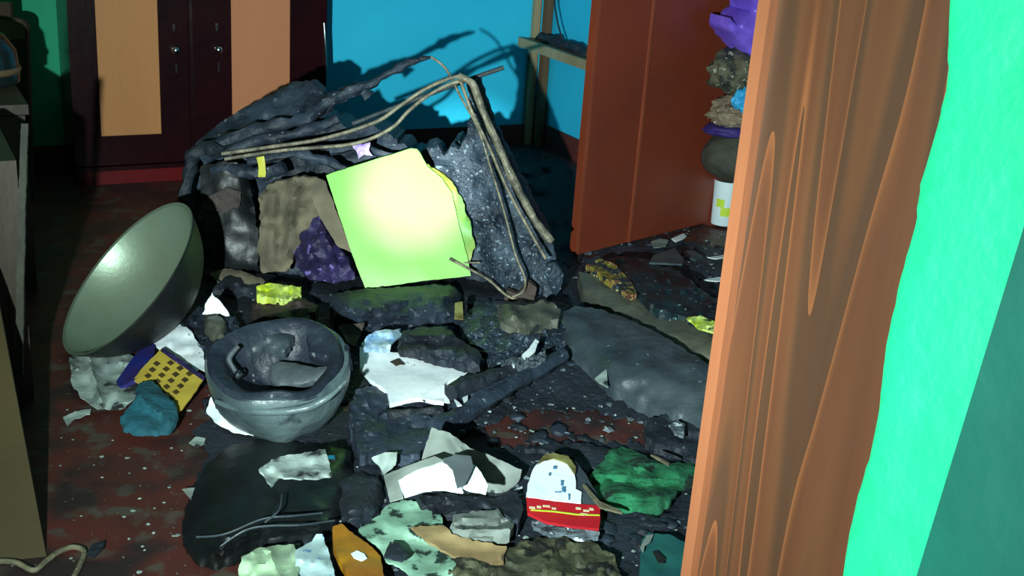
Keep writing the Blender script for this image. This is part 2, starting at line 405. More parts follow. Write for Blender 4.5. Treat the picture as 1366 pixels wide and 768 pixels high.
# plaster laps over the wood in a wavy edge
edge = [(1268, -60), (1263, 60), (1262, 110), (1250, 165), (1226, 245), (1219, 300), (1200, 370), (1180, 460), (1175, 510), (1172, 545), (1160, 600), (1143, 660), (1130, 720), (1112, 830)]
pl = MB(); k0 = 0
rows = []
for i in range(len(edge) - 1):
    (xa, ya), (xb, yb) = edge[i], edge[i + 1]; ns = 5
    for j in range(ns + (1 if i == len(edge) - 2 else 0)):
        t = j / ns; x = xa + (xb - xa) * t + 2.0 * noise.noise(Vector((0, (ya + (yb - ya) * t) * .06, 0))); y = ya + (yb - ya) * t
        P = onJ(x, y, .006); rows.append((jt(P), P.z))
rows = [(rows[0][0], 2.7)] + rows + [(rows[-1][0], 0.)]
for (t, z) in rows:
    for q, (dt, off) in enumerate([(0, 0), (.001, .005), (.007, .008), (.03, .007), (.08, .009), (.14, .007), (.26, .008)]):
        tt = t + dt if q < 3 else max(tw + dt - .0, t + .012 + dt * .5)
        o = off + .0012 * noise.noise(Vector((tt * 30, z * 20, 1)))
        P = J0 + JD * tt + JN * o; pl.v.append(Vector((P.x, P.y, z)))
for i in range(len(rows) - 1):
    for q in range(6): a = i * 7 + q; pl.f.append([a, a + 7, a + 8, a + 1])
sol = MB().obox(J0 + JD * (tw + .031) - JN * .12, JD * .30, JN * .12, ZU * 2.7)
struct('wall_front', MB().uvbox(-2.14, 0, 4.36, 4.46, 0, HC), m_greenw)
struct('wall_doorway', sol, m_greenp, 'bright green plaster of the doorway', [('plaster_coat', pl, m_greenp)])
# teal leaf standing open just in front of the plaster
def tl(px, py, off): return onJ(px, py, off)
def strip(pa, pb, pc, pd, off, th):
    q = [tl(*pa, off), tl(*pb, off), tl(*pc, off), tl(*pd, off)]
    return MB().hexa([x - JN * th for x in q] + q)
body = strip((1225, 760), (1360, 760), (1475, 200), (1397, 200), .016, .014)
body2 = strip((1276, 760), (1480, 760), (1640, 200), (1472, 200), .021, .012)
def ext(mb):      # lengthen down to near the floor along its own edges
    for base in (0, 4):
        for a, b in ((0, 3), (1, 2)):
            lo, hi = mb.v[base + a], mb.v[base + b]; d = (hi - lo); mb.v[base + a] = lo - d * (lo.z / d.z) * .98
    return mb
d2 = struct('door_1', ext(body), m_tealw, 'teal painted door leaf at the right edge', [('door_panel', ext(body2), m_tealw)])

# brown leaf of the recess, standing open into the room
H0 = W(0, AV0, 0); L1 = Z(768, 345); ld = (L1 - H0); ll = ld.length; ld.normalize(); ln = Vector((-ld.y, ld.x, 0))
if ln.y > 0: ln = -ln
z0 = .015
leaf = MB().obox(H0 + ZU * z0, ld * ll, -ln * .035, ZU * 2.0)
def leafpt(px, py, off=0):
    d = ray(px, py); Q = H0 + ln * off; t = (Q - CAM).dot(ln) / d.dot(ln); P = CAM + d * t; return (P - H0).dot(ld)
sA = leafpt(857, 150)
st = MB().obox(H0 + ld * (sA - .006) + ZU * z0, ld * .014, ln * .006, ZU * 2.0)
ed = MB().obox(H0 + ld * (ll - .012) + ZU * z0, ld * .016, ln * .003, ZU * 2.0)
hg = MB()
struct('door_2', leaf, m_leaf, 'brown painted door leaf of the recess, open into the room', [('cover_strip', st, m_leafd), ('edge_strip', ed, m_leafd)])

# ------------------------------------------------------------------ tall cupboard
FV = .30
def cu(px, py): return onV(px, py, FV)
uL = cu(100, 200)[0]; uR = cu(438, 60)[0]
zr = cu(160, 181)[1]; zk = cu(110, 226)[1]; zkn = cu(233, 66)[1]
CT = 1.95
uS = [cu(131, 100)[0], cu(213, 100)[0], cu(252, 100)[0], cu(258, 100)[0], cu(309, 100)[0], cu(387, 80)[0]]
body = MB().uvbox(uL, uR, .02, FV - .022, .0, CT)
plinth = MB().uvbox(uL + .005, uR - .005, FV - .022, FV - .004, .0, zk - .012)
lipb = MB().uvbox(uL - .004, uR, FV - .022, FV + .006, zk - .012, zk + .006)
def cdoor(a, b, p0, p1, panelmat, knob_u, side):
    d0 = zk + .012
    fr = MB().uvbox(a, p0, FV - .02, FV, d0, CT - .03); fr.uvbox(p1, b, FV - .02, FV, d0, CT - .03)
    fr.uvbox(p0, p1, FV - .02, FV, d0, zr); fr.uvbox(p0, p1, FV - .02, FV, CT - .15, CT - .03)
    pan = MB().uvbox(p0, p1, FV - .02, FV - .008, zr, CT - .15)
    N = B; kb = MB().lathe([(0, .034), (.008, .033), (.0155, .026), (.017, .018), (.013, .010), (.007, .005), (.012, .001), (.012, 0)], W(knob_u, FV, zkn), N, 20)
    key = MB().uvbox(knob_u + .002, knob_u + .008, FV, FV + .006, zkn - .095, zkn - .055)
    scr = MB().uvbox(knob_u - .004, knob_u + .003, FV, FV + .006, zkn + .075, zkn + .105)
    return ('door', fr, m_cup, [('panel', pan, panelmat), ('knob', kb, m_chrome), ('key_plate', key, m_chrome), ('screw_plate', scr, m_chrome)])
handle = MB().tube([W(*(lambda q: (q[0], FV + .012, q[1]))(cu(431, 30))), W(*(lambda q: (q[0], FV + .02, q[1]))(cu(432, 60))), W(*(lambda q: (q[0], FV + .012, q[1]))(cu(434, 92)))], .0045, 8)
thing('cupboard', 'tall dark maroon cupboard with two tan door panels against the back wall', 'cupboard',
      [('body', body, m_cup), ('plinth', plinth, m_cupred), ('bottom_lip', lipb, m_cup),
       cdoor(uL, uS[2], uS[0], uS[1], m_pan, cu(233, 66)[0], 0), cdoor(uS[3], uR - .012, uS[4], uS[5], m_pan2, cu(290, 64)[0], 1),
       ('hinge_rod', handle, m_chrome)])

# ------------------------------------------------------------------ corner rack
us, zs = onV(727, 70, .05)
us = -.16
vv, zs = onU(760, 78, us)
pa, _ = onV(713, 60, .02); pb, _ = onV(728, 60, .06)
rack = [('post', MB().uvbox(pa - .018, pa + .018, .004, .03, 0, 2.0), m_post), ('post', MB().uvbox(pb - .016, pb + .018, .035, .075, .0, 2.0), m_post2),
        ('shelf_board', MB().uvbox(us, -.004, .04, 1.1, zs - .0, zs + .018), m_post2), ('front_rail', MB().uvbox(us - .02, us, .04, 1.1, zs - .022, zs + .022), m_post)]
thing('corner_rack', 'timber rack with pale post and sooty shelf in the blue corner', 'shelf', rack)
q = MB()
for i in range(7):
    v_ = .12 + i * .07; q.blob(W(us + .07, v_, zs + .018 + .014), (.035, .05, .02 + .006 * (i % 3)), .5, 9, 2, i)
thing('charred_rag', 'charred rag heaped on the shelf of the corner rack', 'rag', [('charred_rag', q, m_soot)])
v0, zz0 = onU(740, -20, us + .02); v1, zz1 = onU(743, 25, us + .02); v2, zz2 = onU(751, 54, us + .02)
thing('hanging_wire', 'thin dark wire hanging down to the shelf of the corner rack', 'wire', [('hanging_wire', MB().tube([W(us + .02, v0, zz0 + .5), W(us + .02, v0, zz0), W(us + .02, v1, zz1), W(us + .02, v2, zz2)], .004, 6), m_soot)])

# ------------------------------------------------------------------ things in the recess of the right wall
def inV(px, py, v): u, z = onV(px, py, v); return W(u, v, z)
VM = 1.64
def blobV(px, py, ru, rz, rv, m, name, label, cat, seed=0, nz=.3, fr=6):
    thing(name, label, cat, [(name, MB().blob(inV(px, py, VM), (ru, rv, rz), nz, fr, 4, seed, (A, B, ZU)), m)])
sk = inV(985, 205, VM); zsh = onV(985, 240, VM)[1]
struct('trim_2', MB().uvbox(.02, AD, AV0 + .012, AV1, zsh - .02, zsh), m_red_dark, 'dark red shelf board inside the recess')
thing('cloth_sack', 'grey green sack lying on the recess shelf above the white tubs', 'sack', [('cloth_sack', MB().blob(Vector((sk.x, sk.y, zsh + .10)), (.15, .11, .105), .10, 5, 4, 1, (A, B, ZU)), m_sack)])
blobV(985, 172, .15, .03, .10, m_indigo, 'folded_cloth', 'indigo folded cloth under the straw mat in the recess', 'cloth', 2, .12)
blobV(990, 150, .14, .07, .10, m_straw, 'straw_mat', 'frayed beige straw mat rolled in the recess', 'mat', 3, .25, 10)
u_, z_ = onV(1000, 133, VM + .10)
thing('blue_cloth', 'bright blue cloth tucked between bundle and straw mat', 'cloth', [('blue_cloth', MB().blob(W(u_, VM + .10, z_), (.075, .035, .05), .25, 8, 4, 4, (A, B, ZU)), m_cyan)])
blobV(992, 95, .14, .09, .11, m_floral, 'cloth_bundle', 'dark patterned cloth bundle under the violet bag', 'bundle', 5, .22, 7)
pb_ = MB().sheet([(1000, -30), (1000, 14), (990, 20), (984, 34), (980, 30), (974, 24), (972, 36), (980, 52), (994, 66), (1010, 82), (1040, 96), (1060, 60), (1060, -30)], lambda x, y, h: inV(x, y, VM + .06 + h), .12, -B, 5, 2, .03, 9, dome=.03, dw=15, seed=6)
thing('plastic_bag', 'violet polythene bag at the top of the pile in the recess', 'bag', [('plastic_bag', pb_, m_purplebag)])
def tub(px, py, rad, hgt, label, lab, fill):
    P = Z(px, py, .012); P.z = .012
    prof = [(0, 0), (rad * .92, 0), (rad * .96, .006), (rad, hgt * .97), (rad * 1.04, hgt * .975), (rad * 1.04, hgt), (rad * .95, hgt), (rad * .9, .01), (0, .01)]
    parts = [('body', MB().lathe(prof, P, ZU, 32), m_plas)]
    if lab:
        l = MB(); d = (CAM - P); d.z = 0; an0 = math.atan2(d.y, d.x)
        for (da, zc, w_, h_) in ((.35, .52, .30, .09), (-.15, .33, .42, .10)):
            k = len(l.v); n = 8
            for i in range(n + 1):
                for zz in (zc - h_, zc + h_):
                    an = an0 - da + (i / n - .5) * 2 * w_; r_ = rad * (.965 + .035 * zz) + .0012; l.v.append(P + Vector((math.cos(an) * r_, math.sin(an) * r_, hgt * zz)))
            for i in range(n): l.f.append([k + 2 * i, k + 2 * i + 2, k + 2 * i + 3, k + 2 * i + 1])
        parts.append(('label', l, m_lab))
    thing('plastic_tub', label, 'tub', parts)
    if fill:
        b_ = MB()
        for i in range(6):
            a = i * 1.05; b_.tube([P + Vector((math.cos(a) * rad * .35, math.sin(a) * rad * .35, .04)), P + Vector((math.cos(a) * rad * .55, math.sin(a) * rad * .5, hgt + .05 + .012 * (i % 3)))], .011, 8, .5)
        thing('brush_bundle', 'dark tools standing in the white tub with yellow label', 'tools', [('brush_bundle', b_, m_soot)])
tub(964, 297, .058, .185, 'white plastic tub with a yellow printed label holding dark tools', True, True)
tub(996, 317, .058, .18, 'plain white plastic tub half hidden behind the wooden jamb', False, False)

# ------------------------------------------------------------------ furniture on the left
PB = Z(62, 742); 
pl_top = Y(-6, 380, 2.58)
ax = (pl_top - PB); L3 = Vector((-.874, -.30, 0)).normalized()
bd = MB().obox(PB, L3 * .42, Vector((-.2, .5, 0)).normalized() * .022, ax * 1.05)
thing('plywood_board', 'golden brown varnished plywood board leaning at the lower left edge', 'board', [('plywood_board', bd, m_left)])
cb = Y(28, 300, 2.75); cb.z = 0
sb = MB().obox(cb, -A * .5, -B * .0 + B * -.5, ZU * .62)
def ly(px, py, y=2.74): return Y(px, py, y)
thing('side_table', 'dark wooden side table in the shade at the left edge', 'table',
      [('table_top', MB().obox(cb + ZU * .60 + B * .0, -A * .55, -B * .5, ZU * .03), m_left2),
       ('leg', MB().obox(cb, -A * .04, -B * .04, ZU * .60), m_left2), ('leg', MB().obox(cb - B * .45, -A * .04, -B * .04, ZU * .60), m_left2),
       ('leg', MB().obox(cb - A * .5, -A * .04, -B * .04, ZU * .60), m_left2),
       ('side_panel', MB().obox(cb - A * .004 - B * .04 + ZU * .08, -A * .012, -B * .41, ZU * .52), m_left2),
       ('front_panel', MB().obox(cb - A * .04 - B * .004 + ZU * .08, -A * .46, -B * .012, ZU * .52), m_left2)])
# rounded back panel standing behind the table
yb = 4.45
hb = MB(); rad = 14
out = [(-90, 24)] + [(36 - rad + rad * math.sin(a), 24 + rad - rad * math.cos(a)) for a in [i * math.pi / 16 for i in range(9)]] + [(40, 170), (44, 330), (-90, 330)]
def plate(out, y, t):
    mb = MB(); n = len(out); f = [Y(x, yy, y) for x, yy in out]; mb.v = f + [p + BK * t for p in f]; mb.smooth = False
    mb.f = [list(range(n)), list(range(n, 2 * n))[::-1]] + [[i, i + n, (i + 1) % n + n, (i + 1) % n] for i in range(n)]; return mb
band = plate([(-90, 27), (25, 27), (31, 33), (33, 52), (-90, 56)], yb - .006, .006)
tubeb = MB().tube([Y(x, y, yb + .012) for x, y in out[:-1]], .006, 6, 0, 1)
low = MB().obox(Vector((Y(-90, 300, yb).x, yb, 0)), Vector((Y(44, 330, yb).x - Y(-90, 300, yb).x - .02, 0, 0)), BK * .025, ZU * .75)
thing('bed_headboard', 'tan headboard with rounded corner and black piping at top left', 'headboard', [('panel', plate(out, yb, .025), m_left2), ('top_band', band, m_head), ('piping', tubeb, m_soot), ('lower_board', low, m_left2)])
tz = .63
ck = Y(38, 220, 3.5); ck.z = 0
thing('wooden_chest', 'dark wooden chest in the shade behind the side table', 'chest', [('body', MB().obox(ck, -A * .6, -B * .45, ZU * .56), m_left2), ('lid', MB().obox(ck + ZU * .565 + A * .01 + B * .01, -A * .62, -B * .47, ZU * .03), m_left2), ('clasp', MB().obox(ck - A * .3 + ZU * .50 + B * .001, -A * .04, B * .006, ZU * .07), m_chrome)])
HPc = Y(0, 140, 3.72); HPc = Vector((HPc.x - .08, 3.78, .596))
hl = MB().lathe([(.115, 0), (.117, .04), (.11, .10), (.08, .145), (.04, .165), (0, .17)], HPc, ZU, 32)
hv = MB().lathe([(.117, .03), (.121, .035), (.121, .045), (.117, .05)], HPc, ZU, 32)
thing('dark_helmet', 'dark glossy helmet standing on the shaded wooden chest', 'helmet', [('shell', hl, m_dkgreen), ('rim', hv, m_head)])
cv = MB().tube([Y(-12, 215, 2.62), Y(0, 260, 2.62), Y(2, 330, 2.64), Y(-6, 395, 2.66)], .022, 10, .5)
# olive strip hanging down the side
sp = MB().sheet([(28, 165), (37, 165), (33, 300), (30, 500), (20, 500), (23, 300)], YS((30, 165, 2.70), (30, 500, 2.66), (60, 300, 2.68)), .006, BK, 6, 1, .006)
thing('cloth_strip', 'dull olive cloth strip hanging down the side of the side table', 'cloth', [('cloth_strip', sp, m_sack)])
thing('cord_coil', 'dirty pale string curling over the floor at the bottom left', 'string', [('cord_coil', MB().tube([Z(x, y, .008) for x, y in [(-25, 752), (0, 748), (22, 750), (45, 760), (62, 748), (78, 736), (98, 729), (112, 735), (108, 750), (98, 770)]], .0055, 6), m_string)])

# ------------------------------------------------------------------ heap of ash under everything
HP = [(262, 372), (350, 350), (520, 352), (700, 345), (770, 350), (870, 430), (985, 500), (985, 600), (900, 575), (800, 552), (700, 548), (640, 575), (560, 600), (500, 590), (470, 545), (380, 520), (290, 520), (262, 500), (240, 440)]
def pdist(x, y, poly):
    ins = False; n = len(poly); j = n - 1; best = 1e9
    for i in range(n):
        a = poly[i]; b = poly[j]
        if (a[1] > y) != (b[1] > y) and x < (b[0] - a[0]) * (y - a[1]) / (b[1] - a[1]) + a[0]: ins = not ins
        dx = b[0] - a[0]; dy = b[1] - a[1]; u = max(0, min(1, ((x - a[0]) * dx + (y - a[1]) * dy) / (dx * dx + dy * dy)))
        best = min(best, math.hypot(a[0] + u * dx - x, a[1] + u * dy - y)); j = i
    return best if ins else -best
def heap(x, y):
    d = pdist(*pr(Vector((x, y, 0))), HP)
    if d <= 0: return 0
    s = min(1, d / 45); return s * (.030 + .022 * noise.noise(Vector((x * 5, y * 5, 3))))
hm = MB().sheet(HP, lambda x, y, h: (lambda P: Vector((P.x, P.y, heap(P.x, P.y) + max(-.004, h) + .004)))(Z(x, y, 0)), .004, None, 6, 8, .008, 30)
stuff('ash_heap', 'heap of dark grey ash and char spread over the middle of the floor', 'ash', hm, m_soot)

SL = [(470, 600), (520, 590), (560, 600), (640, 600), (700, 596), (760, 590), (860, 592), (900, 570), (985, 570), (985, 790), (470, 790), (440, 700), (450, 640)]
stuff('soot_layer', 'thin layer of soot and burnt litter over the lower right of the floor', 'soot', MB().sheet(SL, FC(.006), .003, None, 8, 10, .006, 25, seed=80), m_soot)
SB = [(455, 215), (560, 200), (700, 196), (745, 212), (785, 240), (788, 320), (768, 352), (730, 360), (640, 330), (520, 300)]  # dark sheet added on the floor in place of the bag's shadow
SK = [(255, 575), (300, 545), (500, 545), (510, 620), (470, 720), (380, 730), (270, 700), (262, 640), (280, 605)]
stuff('soot_spill', 'soot and litter between the burnt helmet and the black bag', 'soot', MB().sheet(SK, FC(.005), .003, None, 8, 9, .005, 25, seed=84), m_soot)
stuff('floor_shade_sheet', 'dark sheet standing in for the shade on the floor behind the burnt bag', 'soot', MB().sheet(SB, FC(.008), .005, None, 8, 8, .02, 12, seed=82), mat('painted black shade', (9, 10, 12), (16, 18, 20), 8, .8, .4, 40))
SR = [(770, 345), (820, 330), (900, 316), (950, 330), (985, 350), (985, 470), (900, 430)]
stuff('burnt_litter', 'thin burnt litter in front of the recess', 'litter', MB().sheet(SR, FC(.006), .003, None, 8, 8, .008, 20, seed=81), m_char)
# small loose bits
def bits(n, polys, smin, smax, seed, flat=.5, lift=.0):
    mb = MB(); mb.smooth = False; rnd = random.Random(seed)
    tot = 0
    while tot < n:
        poly = rnd.choice(polys); xs = [p[0] for p in poly]; ys = [p[1] for p in poly]
        x = rnd.uniform(min(xs), max(xs)); y = rnd.uniform(min(ys), max(ys))
        if pdist(x, y, poly) < 0 or noise.noise(Vector((x * .02, y * .03, seed))) < rnd.uniform(-.5, .3): continue
        P = Z(x, y, 0); P = Z(x, y, heap(P.x, P.y)); h = heap(P.x, P.y); s = rnd.uniform(smin, smax) * (1 if rnd.random() < .85 else 1.7)
        k = len(mb.v); m = 5; a0 = rnd.uniform(0, 6)
        for zf in (0, 1):
            for i in range(m):
                a = a0 + i * 2 * math.pi / m; r = s * rnd.uniform(.5, 1.1) * (1 if zf == 0 else .7)
                mb.v.append(Vector((P.x + math.cos(a) * r, P.y + math.sin(a) * r, h + .0015 + zf * s * flat * rnd.uniform(.4, 1) + lift)))
        mb.f.append([k + i for i in range(m)][::-1]); mb.f.append([k + m + i for i in range(m)])
        for i in range(m): mb.f.append([k + i, k + (i + 1) % m, k + m + (i + 1) % m, k + m + i])
        tot += 1
    return mb
FLOORR = [(470, 540), (950, 540), (935, 690), (900, 768), (330, 768), (470, 640)]
RIGHT = [(770, 330), (985, 290), (985, 560), (870, 540)]
LEFTF = [(80, 520), (290, 520), (262, 768), (80, 768)]
stuff('char_crumbs', 'black char crumbs littering ash heap and floor', 'char', bits(1500, [HP, HP, FLOORR, RIGHT], .004, .013, 3, .45), m_soot)
stuff('ash_crumbs', 'grey ash crumbs littering ash heap and floor', 'ash', bits(500, [HP, FLOORR, RIGHT], .004, .011, 5, .5, .004), m_ash)
stuff('floor_chips', 'a few pale chips on the red floor at the lower left', 'chips', bits(45, [LEFTF], .003, .008, 11, .25), m_white2)
stuff('paper_crumbs', 'tiny pale paper crumbs scattered over the floor', 'paper crumbs', bits(520, [HP, HP, FLOORR, FLOORR, RIGHT, RIGHT], .002, .0065, 9, .3, .006), m_white2)

# ------------------------------------------------------------------ aluminium pan
pc = Y(170, 370, 3.12)
nv = (-RT * .60 + UP * .56 - FW * .57).normalized()
R_ = .248
_d = .175; _rho = (R_ * R_ + _d * _d) / (2 * _d); _tm = math.asin(R_ / _rho)
pin = [(_rho * math.sin(_tm * i / 14), -_d + _rho * (1 - math.cos(_tm * i / 14))) for i in range(15)] + [(R_ + .010, .003)]
pout = [(R_ + .010, .003), (R_ + .010, -.002)] + [((_rho + .005) * math.sin(_tm * i / 14), -_d - .005 + (_rho + .005) * (1 - math.cos(_tm * i / 14)) - .002) for i in range(14, -1, -1)]
panp = [('inside', MB().lathe(pin, pc, nv, 64), m_alu), ('outside', MB().lathe(pout, pc, nv, 64), m_sootmetal)]
thing('aluminium_pan', 'large round aluminium pan tipped on its side against the burnt bag', 'pan', panp)

# ------------------------------------------------------------------ burnt bag
by = lambda x, y, h: Y(x, y, (3.80 + (395 - y) * .0007) - h)
shell = MB().sheet([(262, 378), (250, 330), (246, 250), (250, 212), (275, 192), (310, 178), (345, 160), (385, 150), (430, 156), (470, 170), (500, 168), (530, 185), (548, 205), (575, 196), (590, 215), (605, 190), (625, 200), (650, 235), (690, 280), (715, 330), (735, 345), (705, 398), (640, 400), (560, 396), (460, 400), (370, 396), (300, 388)], by, .26, BK + Vector((0, 0, -.1)), 7, 7, .03, 9, seed=2)
top = MB().sheet([(248, 212), (262, 190), (300, 160), (345, 135), (385, 113), (420, 110), (432, 122), (430, 138), (400, 150), (350, 168), (300, 188), (262, 206)], YS((250, 210, 3.86), (430, 120, 3.98), (340, 200, 3.84)), .05, BK, 6, 3, .03, 12, seed=4)
side = MB().sheet([(574, 198), (584, 194), (592, 208), (604, 192), (612, 200), (620, 186), (628, 150), (622, 112), (640, 104), (655, 150), (680, 205), (705, 255), (735, 318), (742, 350), (738, 372), (722, 392), (700, 402), (676, 388), (640, 360), (622, 345), (612, 300), (598, 255), (580, 225)], YS((620, 110, 3.90), (735, 320, 3.78), (620, 320, 3.70)), .05, BK, 6, 3, .022, 14, seed=5, creases=[(640, 170, 700, 380, 4, .02), (660, 180, 735, 325, 5, .03)])
def yt(pts, r, y0=3.76, nz=0, seg=8):
    return MB().tube([Y(p[0], p[1], p[2] if len(p) > 2 else y0) for p in pts], r, seg, nz)
rimL = yt([(300, 202, 3.72), (268, 200, 3.74), (252, 225, 3.74), (250, 285, 3.72), (262, 340, 3.70), (272, 365, 3.69), (330, 374, 3.68), (400, 385, 3.67)], .022, nz=.8)
straps = [yt([(262, 206, 3.78), (330, 178, 3.78), (400, 160, 3.8), (450, 130, 3.84), (500, 108, 3.88), (545, 84, 3.92), (575, 76, 3.94)], lambda t: .024 * (1 - t) + .006, nz=.9),
          yt([(270, 212, 3.74), (330, 192, 3.74), (400, 176, 3.76), (450, 158, 3.8)], .018, nz=.9),
          yt([(330, 215, 3.72), (390, 205, 3.72), (440, 216, 3.73), (470, 235, 3.74), (500, 240, 3.74)], .017, nz=.9),
          yt([(285, 232, 3.74), (310, 226, 3.73), (350, 232, 3.73), (380, 222, 3.73)], .02, nz=.9),
          yt([(440, 200, 3.77), (480, 196, 3.78), (530, 212, 3.8), (548, 205, 3.82)], .014, nz=.9),
          yt([(425, 150, 3.9), (452, 128, 3.92), (480, 120, 3.94), (492, 130, 3.94)], .02, nz=.9)]
wires = [yt([(296, 205, 3.70), (360, 196, 3.70), (430, 185, 3.71), (500, 163, 3.72), (535, 140, 3.73), (565, 120, 3.74), (595, 106, 3.75), (615, 101, 3.75)], .0065),
         yt([(300, 212, 3.69), (380, 200, 3.69), (470, 192, 3.70), (520, 172, 3.71), (545, 148, 3.72), (570, 128, 3.74), (600, 112, 3.75), (618, 108, 3.75)], .006),
         yt([(612, 102, 3.75), (630, 112, 3.74), (645, 150, 3.72), (665, 195, 3.70), (690, 250, 3.67), (715, 295, 3.65), (736, 322, 3.64)], .013, nz=.35),
         yt([(615, 110, 3.74), (630, 150, 3.72), (652, 195, 3.70), (676, 250, 3.67), (705, 305, 3.64), (728, 345, 3.62)], .0055),
         yt([(575, 76, 3.80), (595, 92, 3.79), (615, 130, 3.76), (638, 172, 3.73), (655, 225, 3.70), (672, 280, 3.66), (688, 340, 3.62), (700, 370, 3.60), (698, 388, 3.60), (684, 396, 3.6)], .004),
         yt([(640, 350, 3.6), (600, 352, 3.6), (560, 364, 3.58), (500, 384, 3.56)], .003), yt([(600, 345, 3.58), (650, 372, 3.6), (684, 398, 3.6), (740, 404, 3.6), (760, 410, 3.58)], .0045)]
rod = yt([(470, 165, 3.84), (540, 138, 3.86), (620, 108, 3.88), (672, 90, 3.90)], .0075)
corner = MB().sheet([(676, 386), (690, 392), (706, 376), (716, 384), (712, 404), (694, 412), (672, 402)], YS((690, 390, 3.62), (710, 410, 3.60), (670, 410, 3.60)), .03, BK, 5, 1, .008, 20)
bt = MB().sheet([(300, 360), (360, 366), (450, 380), (620, 366), (690, 395), (620, 420), (450, 410), (330, 400), (275, 385)], FS((300, 380, .03), (680, 400, .03), (450, 420, .02)), .02, None, 7, 3, .015, 12, dome=.03, dw=20)
thing('burnt_bag', 'large burnt bag lying open with its bare wire frame showing', 'bag',
      [('shell', shell, m_char), ('top_flap', top, m_char), ('side_wall', side, m_char2), ('rim', rimL, m_soot), ('bottom_flap', bt, m_soot), ('frame_corner', corner, m_brown)]
      + [('strap', s_, m_char) for s_ in straps] + [('wire', w_, m_rust) for w_ in wires] + [('rod', rod, m_rodd)])

# things inside the bag
def item(name, label, cat, poly, mp, m, t=.006, tv=None, step=6, jag=2, cr=.01, fr=9, dome=0, dw=25, seed=1, creases=(), extra=(), group=None):
    p = [(name if not extra else 'body', MB().sheet(poly, mp, t, tv, step, jag, cr, fr, dome, dw, seed, creases), m)] + list(extra)
    return thing(name, label, cat, p, group)
LM = YS((435, 235, 3.66), (555, 198, 3.74), (487, 383, 3.52))
lime = MB().sheet([(435, 234), (442, 231), (548, 198), (556, 199), (562, 207), (570, 222), (590, 238), (603, 258), (612, 300), (624, 345), (628, 368), (560, 375), (520, 381), (487, 384), (470, 340), (450, 280)], LM, .008, BK, 9, .6, .002, 5)
back = MB().sheet([(550, 204), (572, 220), (600, 240), (615, 262), (628, 300), (634, 330), (626, 352), (612, 300), (595, 250), (560, 215)], YS((435, 235, 3.672), (555, 198, 3.755), (487, 383, 3.535)), .01, BK, 5, 3, .006, 18, seed=8)
thing('yellow_green_folder', 'bright yellow green card folder propped in the mouth of the burnt bag', 'folder', [('cover', lime, m_lime), ('back_cover', back, m_limeold)])
item('beige_cloth', 'crumpled beige cloth beside the yellow green folder', 'cloth', [(345, 262), (360, 245), (395, 236), (430, 240), (440, 262), (432, 285), (415, 300), (396, 330), (385, 362), (350, 364), (343, 330), (348, 295)], YS((350, 250, 3.72), (430, 250, 3.72), (360, 360, 3.64)), m_beige, .02, BK, 5, 3, .03, 12, seed=3, creases=[(365, 260, 362, 350, 7, .03), (395, 250, 382, 340, 6, .03), (350, 262, 420, 245, 5, .02)])
item('beige_paper', 'torn beige paper flap tucked under the left edge of the folder', 'paper', [(420, 236), (434, 242), (452, 290), (470, 338), (450, 328), (428, 292), (415, 262)], YS((430, 250, 3.66), (460, 330, 3.60), (410, 300, 3.63)), m_beige, .005, BK, 5, 1.5, .008, seed=9)
item('purple_cloth', 'scorched purple cloth below the folder inside the burnt bag', 'cloth', [(388, 322), (402, 300), (425, 290), (440, 318), (460, 342), (474, 372), (445, 378), (415, 374), (395, 355)], YS((390, 320, 3.66), (460, 340, 3.62), (430, 375, 3.58)), m_purple, .02, BK, 5, 3, .03, 16, seed=5, creases=[(405, 310, 420, 360, 5, .02), (430, 310, 455, 365, 5, .02)])
item('black_plastic', 'shiny dark plastic sheet with brown scorch at the left inside of the bag', 'plastic', [(268, 222), (300, 214), (330, 222), (338, 270), (346, 330), (344, 362), (300, 356), (280, 330), (268, 280)], YS((270, 225, 3.73), (340, 225, 3.73), (290, 350, 3.68)), m_black, .01, BK, 6, 3, .012, 8, seed=6, creases=[(325, 230, 338, 285, 3, .02)],
     extra=[('scorched_patch', MB().sheet([(278, 262), (300, 250), (322, 255), (320, 275), (300, 284), (282, 280)], YS((270, 225, 3.705), (340, 225, 3.705), (290, 350, 3.655)), .004, BK, 5, 3, .012, 14, seed=3), m_brown)])
item('yellow_scrap', 'small yellow scrap near the top left of the burnt bag', 'scrap', [(342, 210), (352, 208), (354, 222), (354, 236), (344, 236), (345, 224)], YS((342, 210, 3.70)), m_yellow, .004, BK, 4, 1, .003) if False else item('yellow_scrap', 'small yellow scrap near the top left of the burnt bag', 'scrap', [(342, 210), (352, 208), (354, 222), (354, 236), (344, 236), (345, 224)], YS((342, 210, 3.70), (354, 210, 3.70), (345, 236, 3.69)), m_yellow, .004, BK, 4, 1, .003)
item('lilac_scrap', 'bright lilac scrap above the yellow green folder', 'scrap', [(470, 195), (478, 190), (484, 193), (494, 190), (492, 200), (497, 208), (486, 206), (478, 212), (476, 203)], YS((470, 195, 3.74), (497, 195, 3.74), (480, 212, 3.73)), m_lilac, .004, BK, 3, 1, .006, 40)
item('brown_cloth', 'brown singed cloth lump at the lower left lip of the bag', 'cloth', [(280, 366), (298, 360), (320, 363), (345, 372), (352, 378), (320, 382), (292, 378)], YS((280, 366, 3.62), (350, 370, 3.60), (300, 382, 3.56)), m_beige, .02, BK, 4, 2, .012, 20, seed=4)

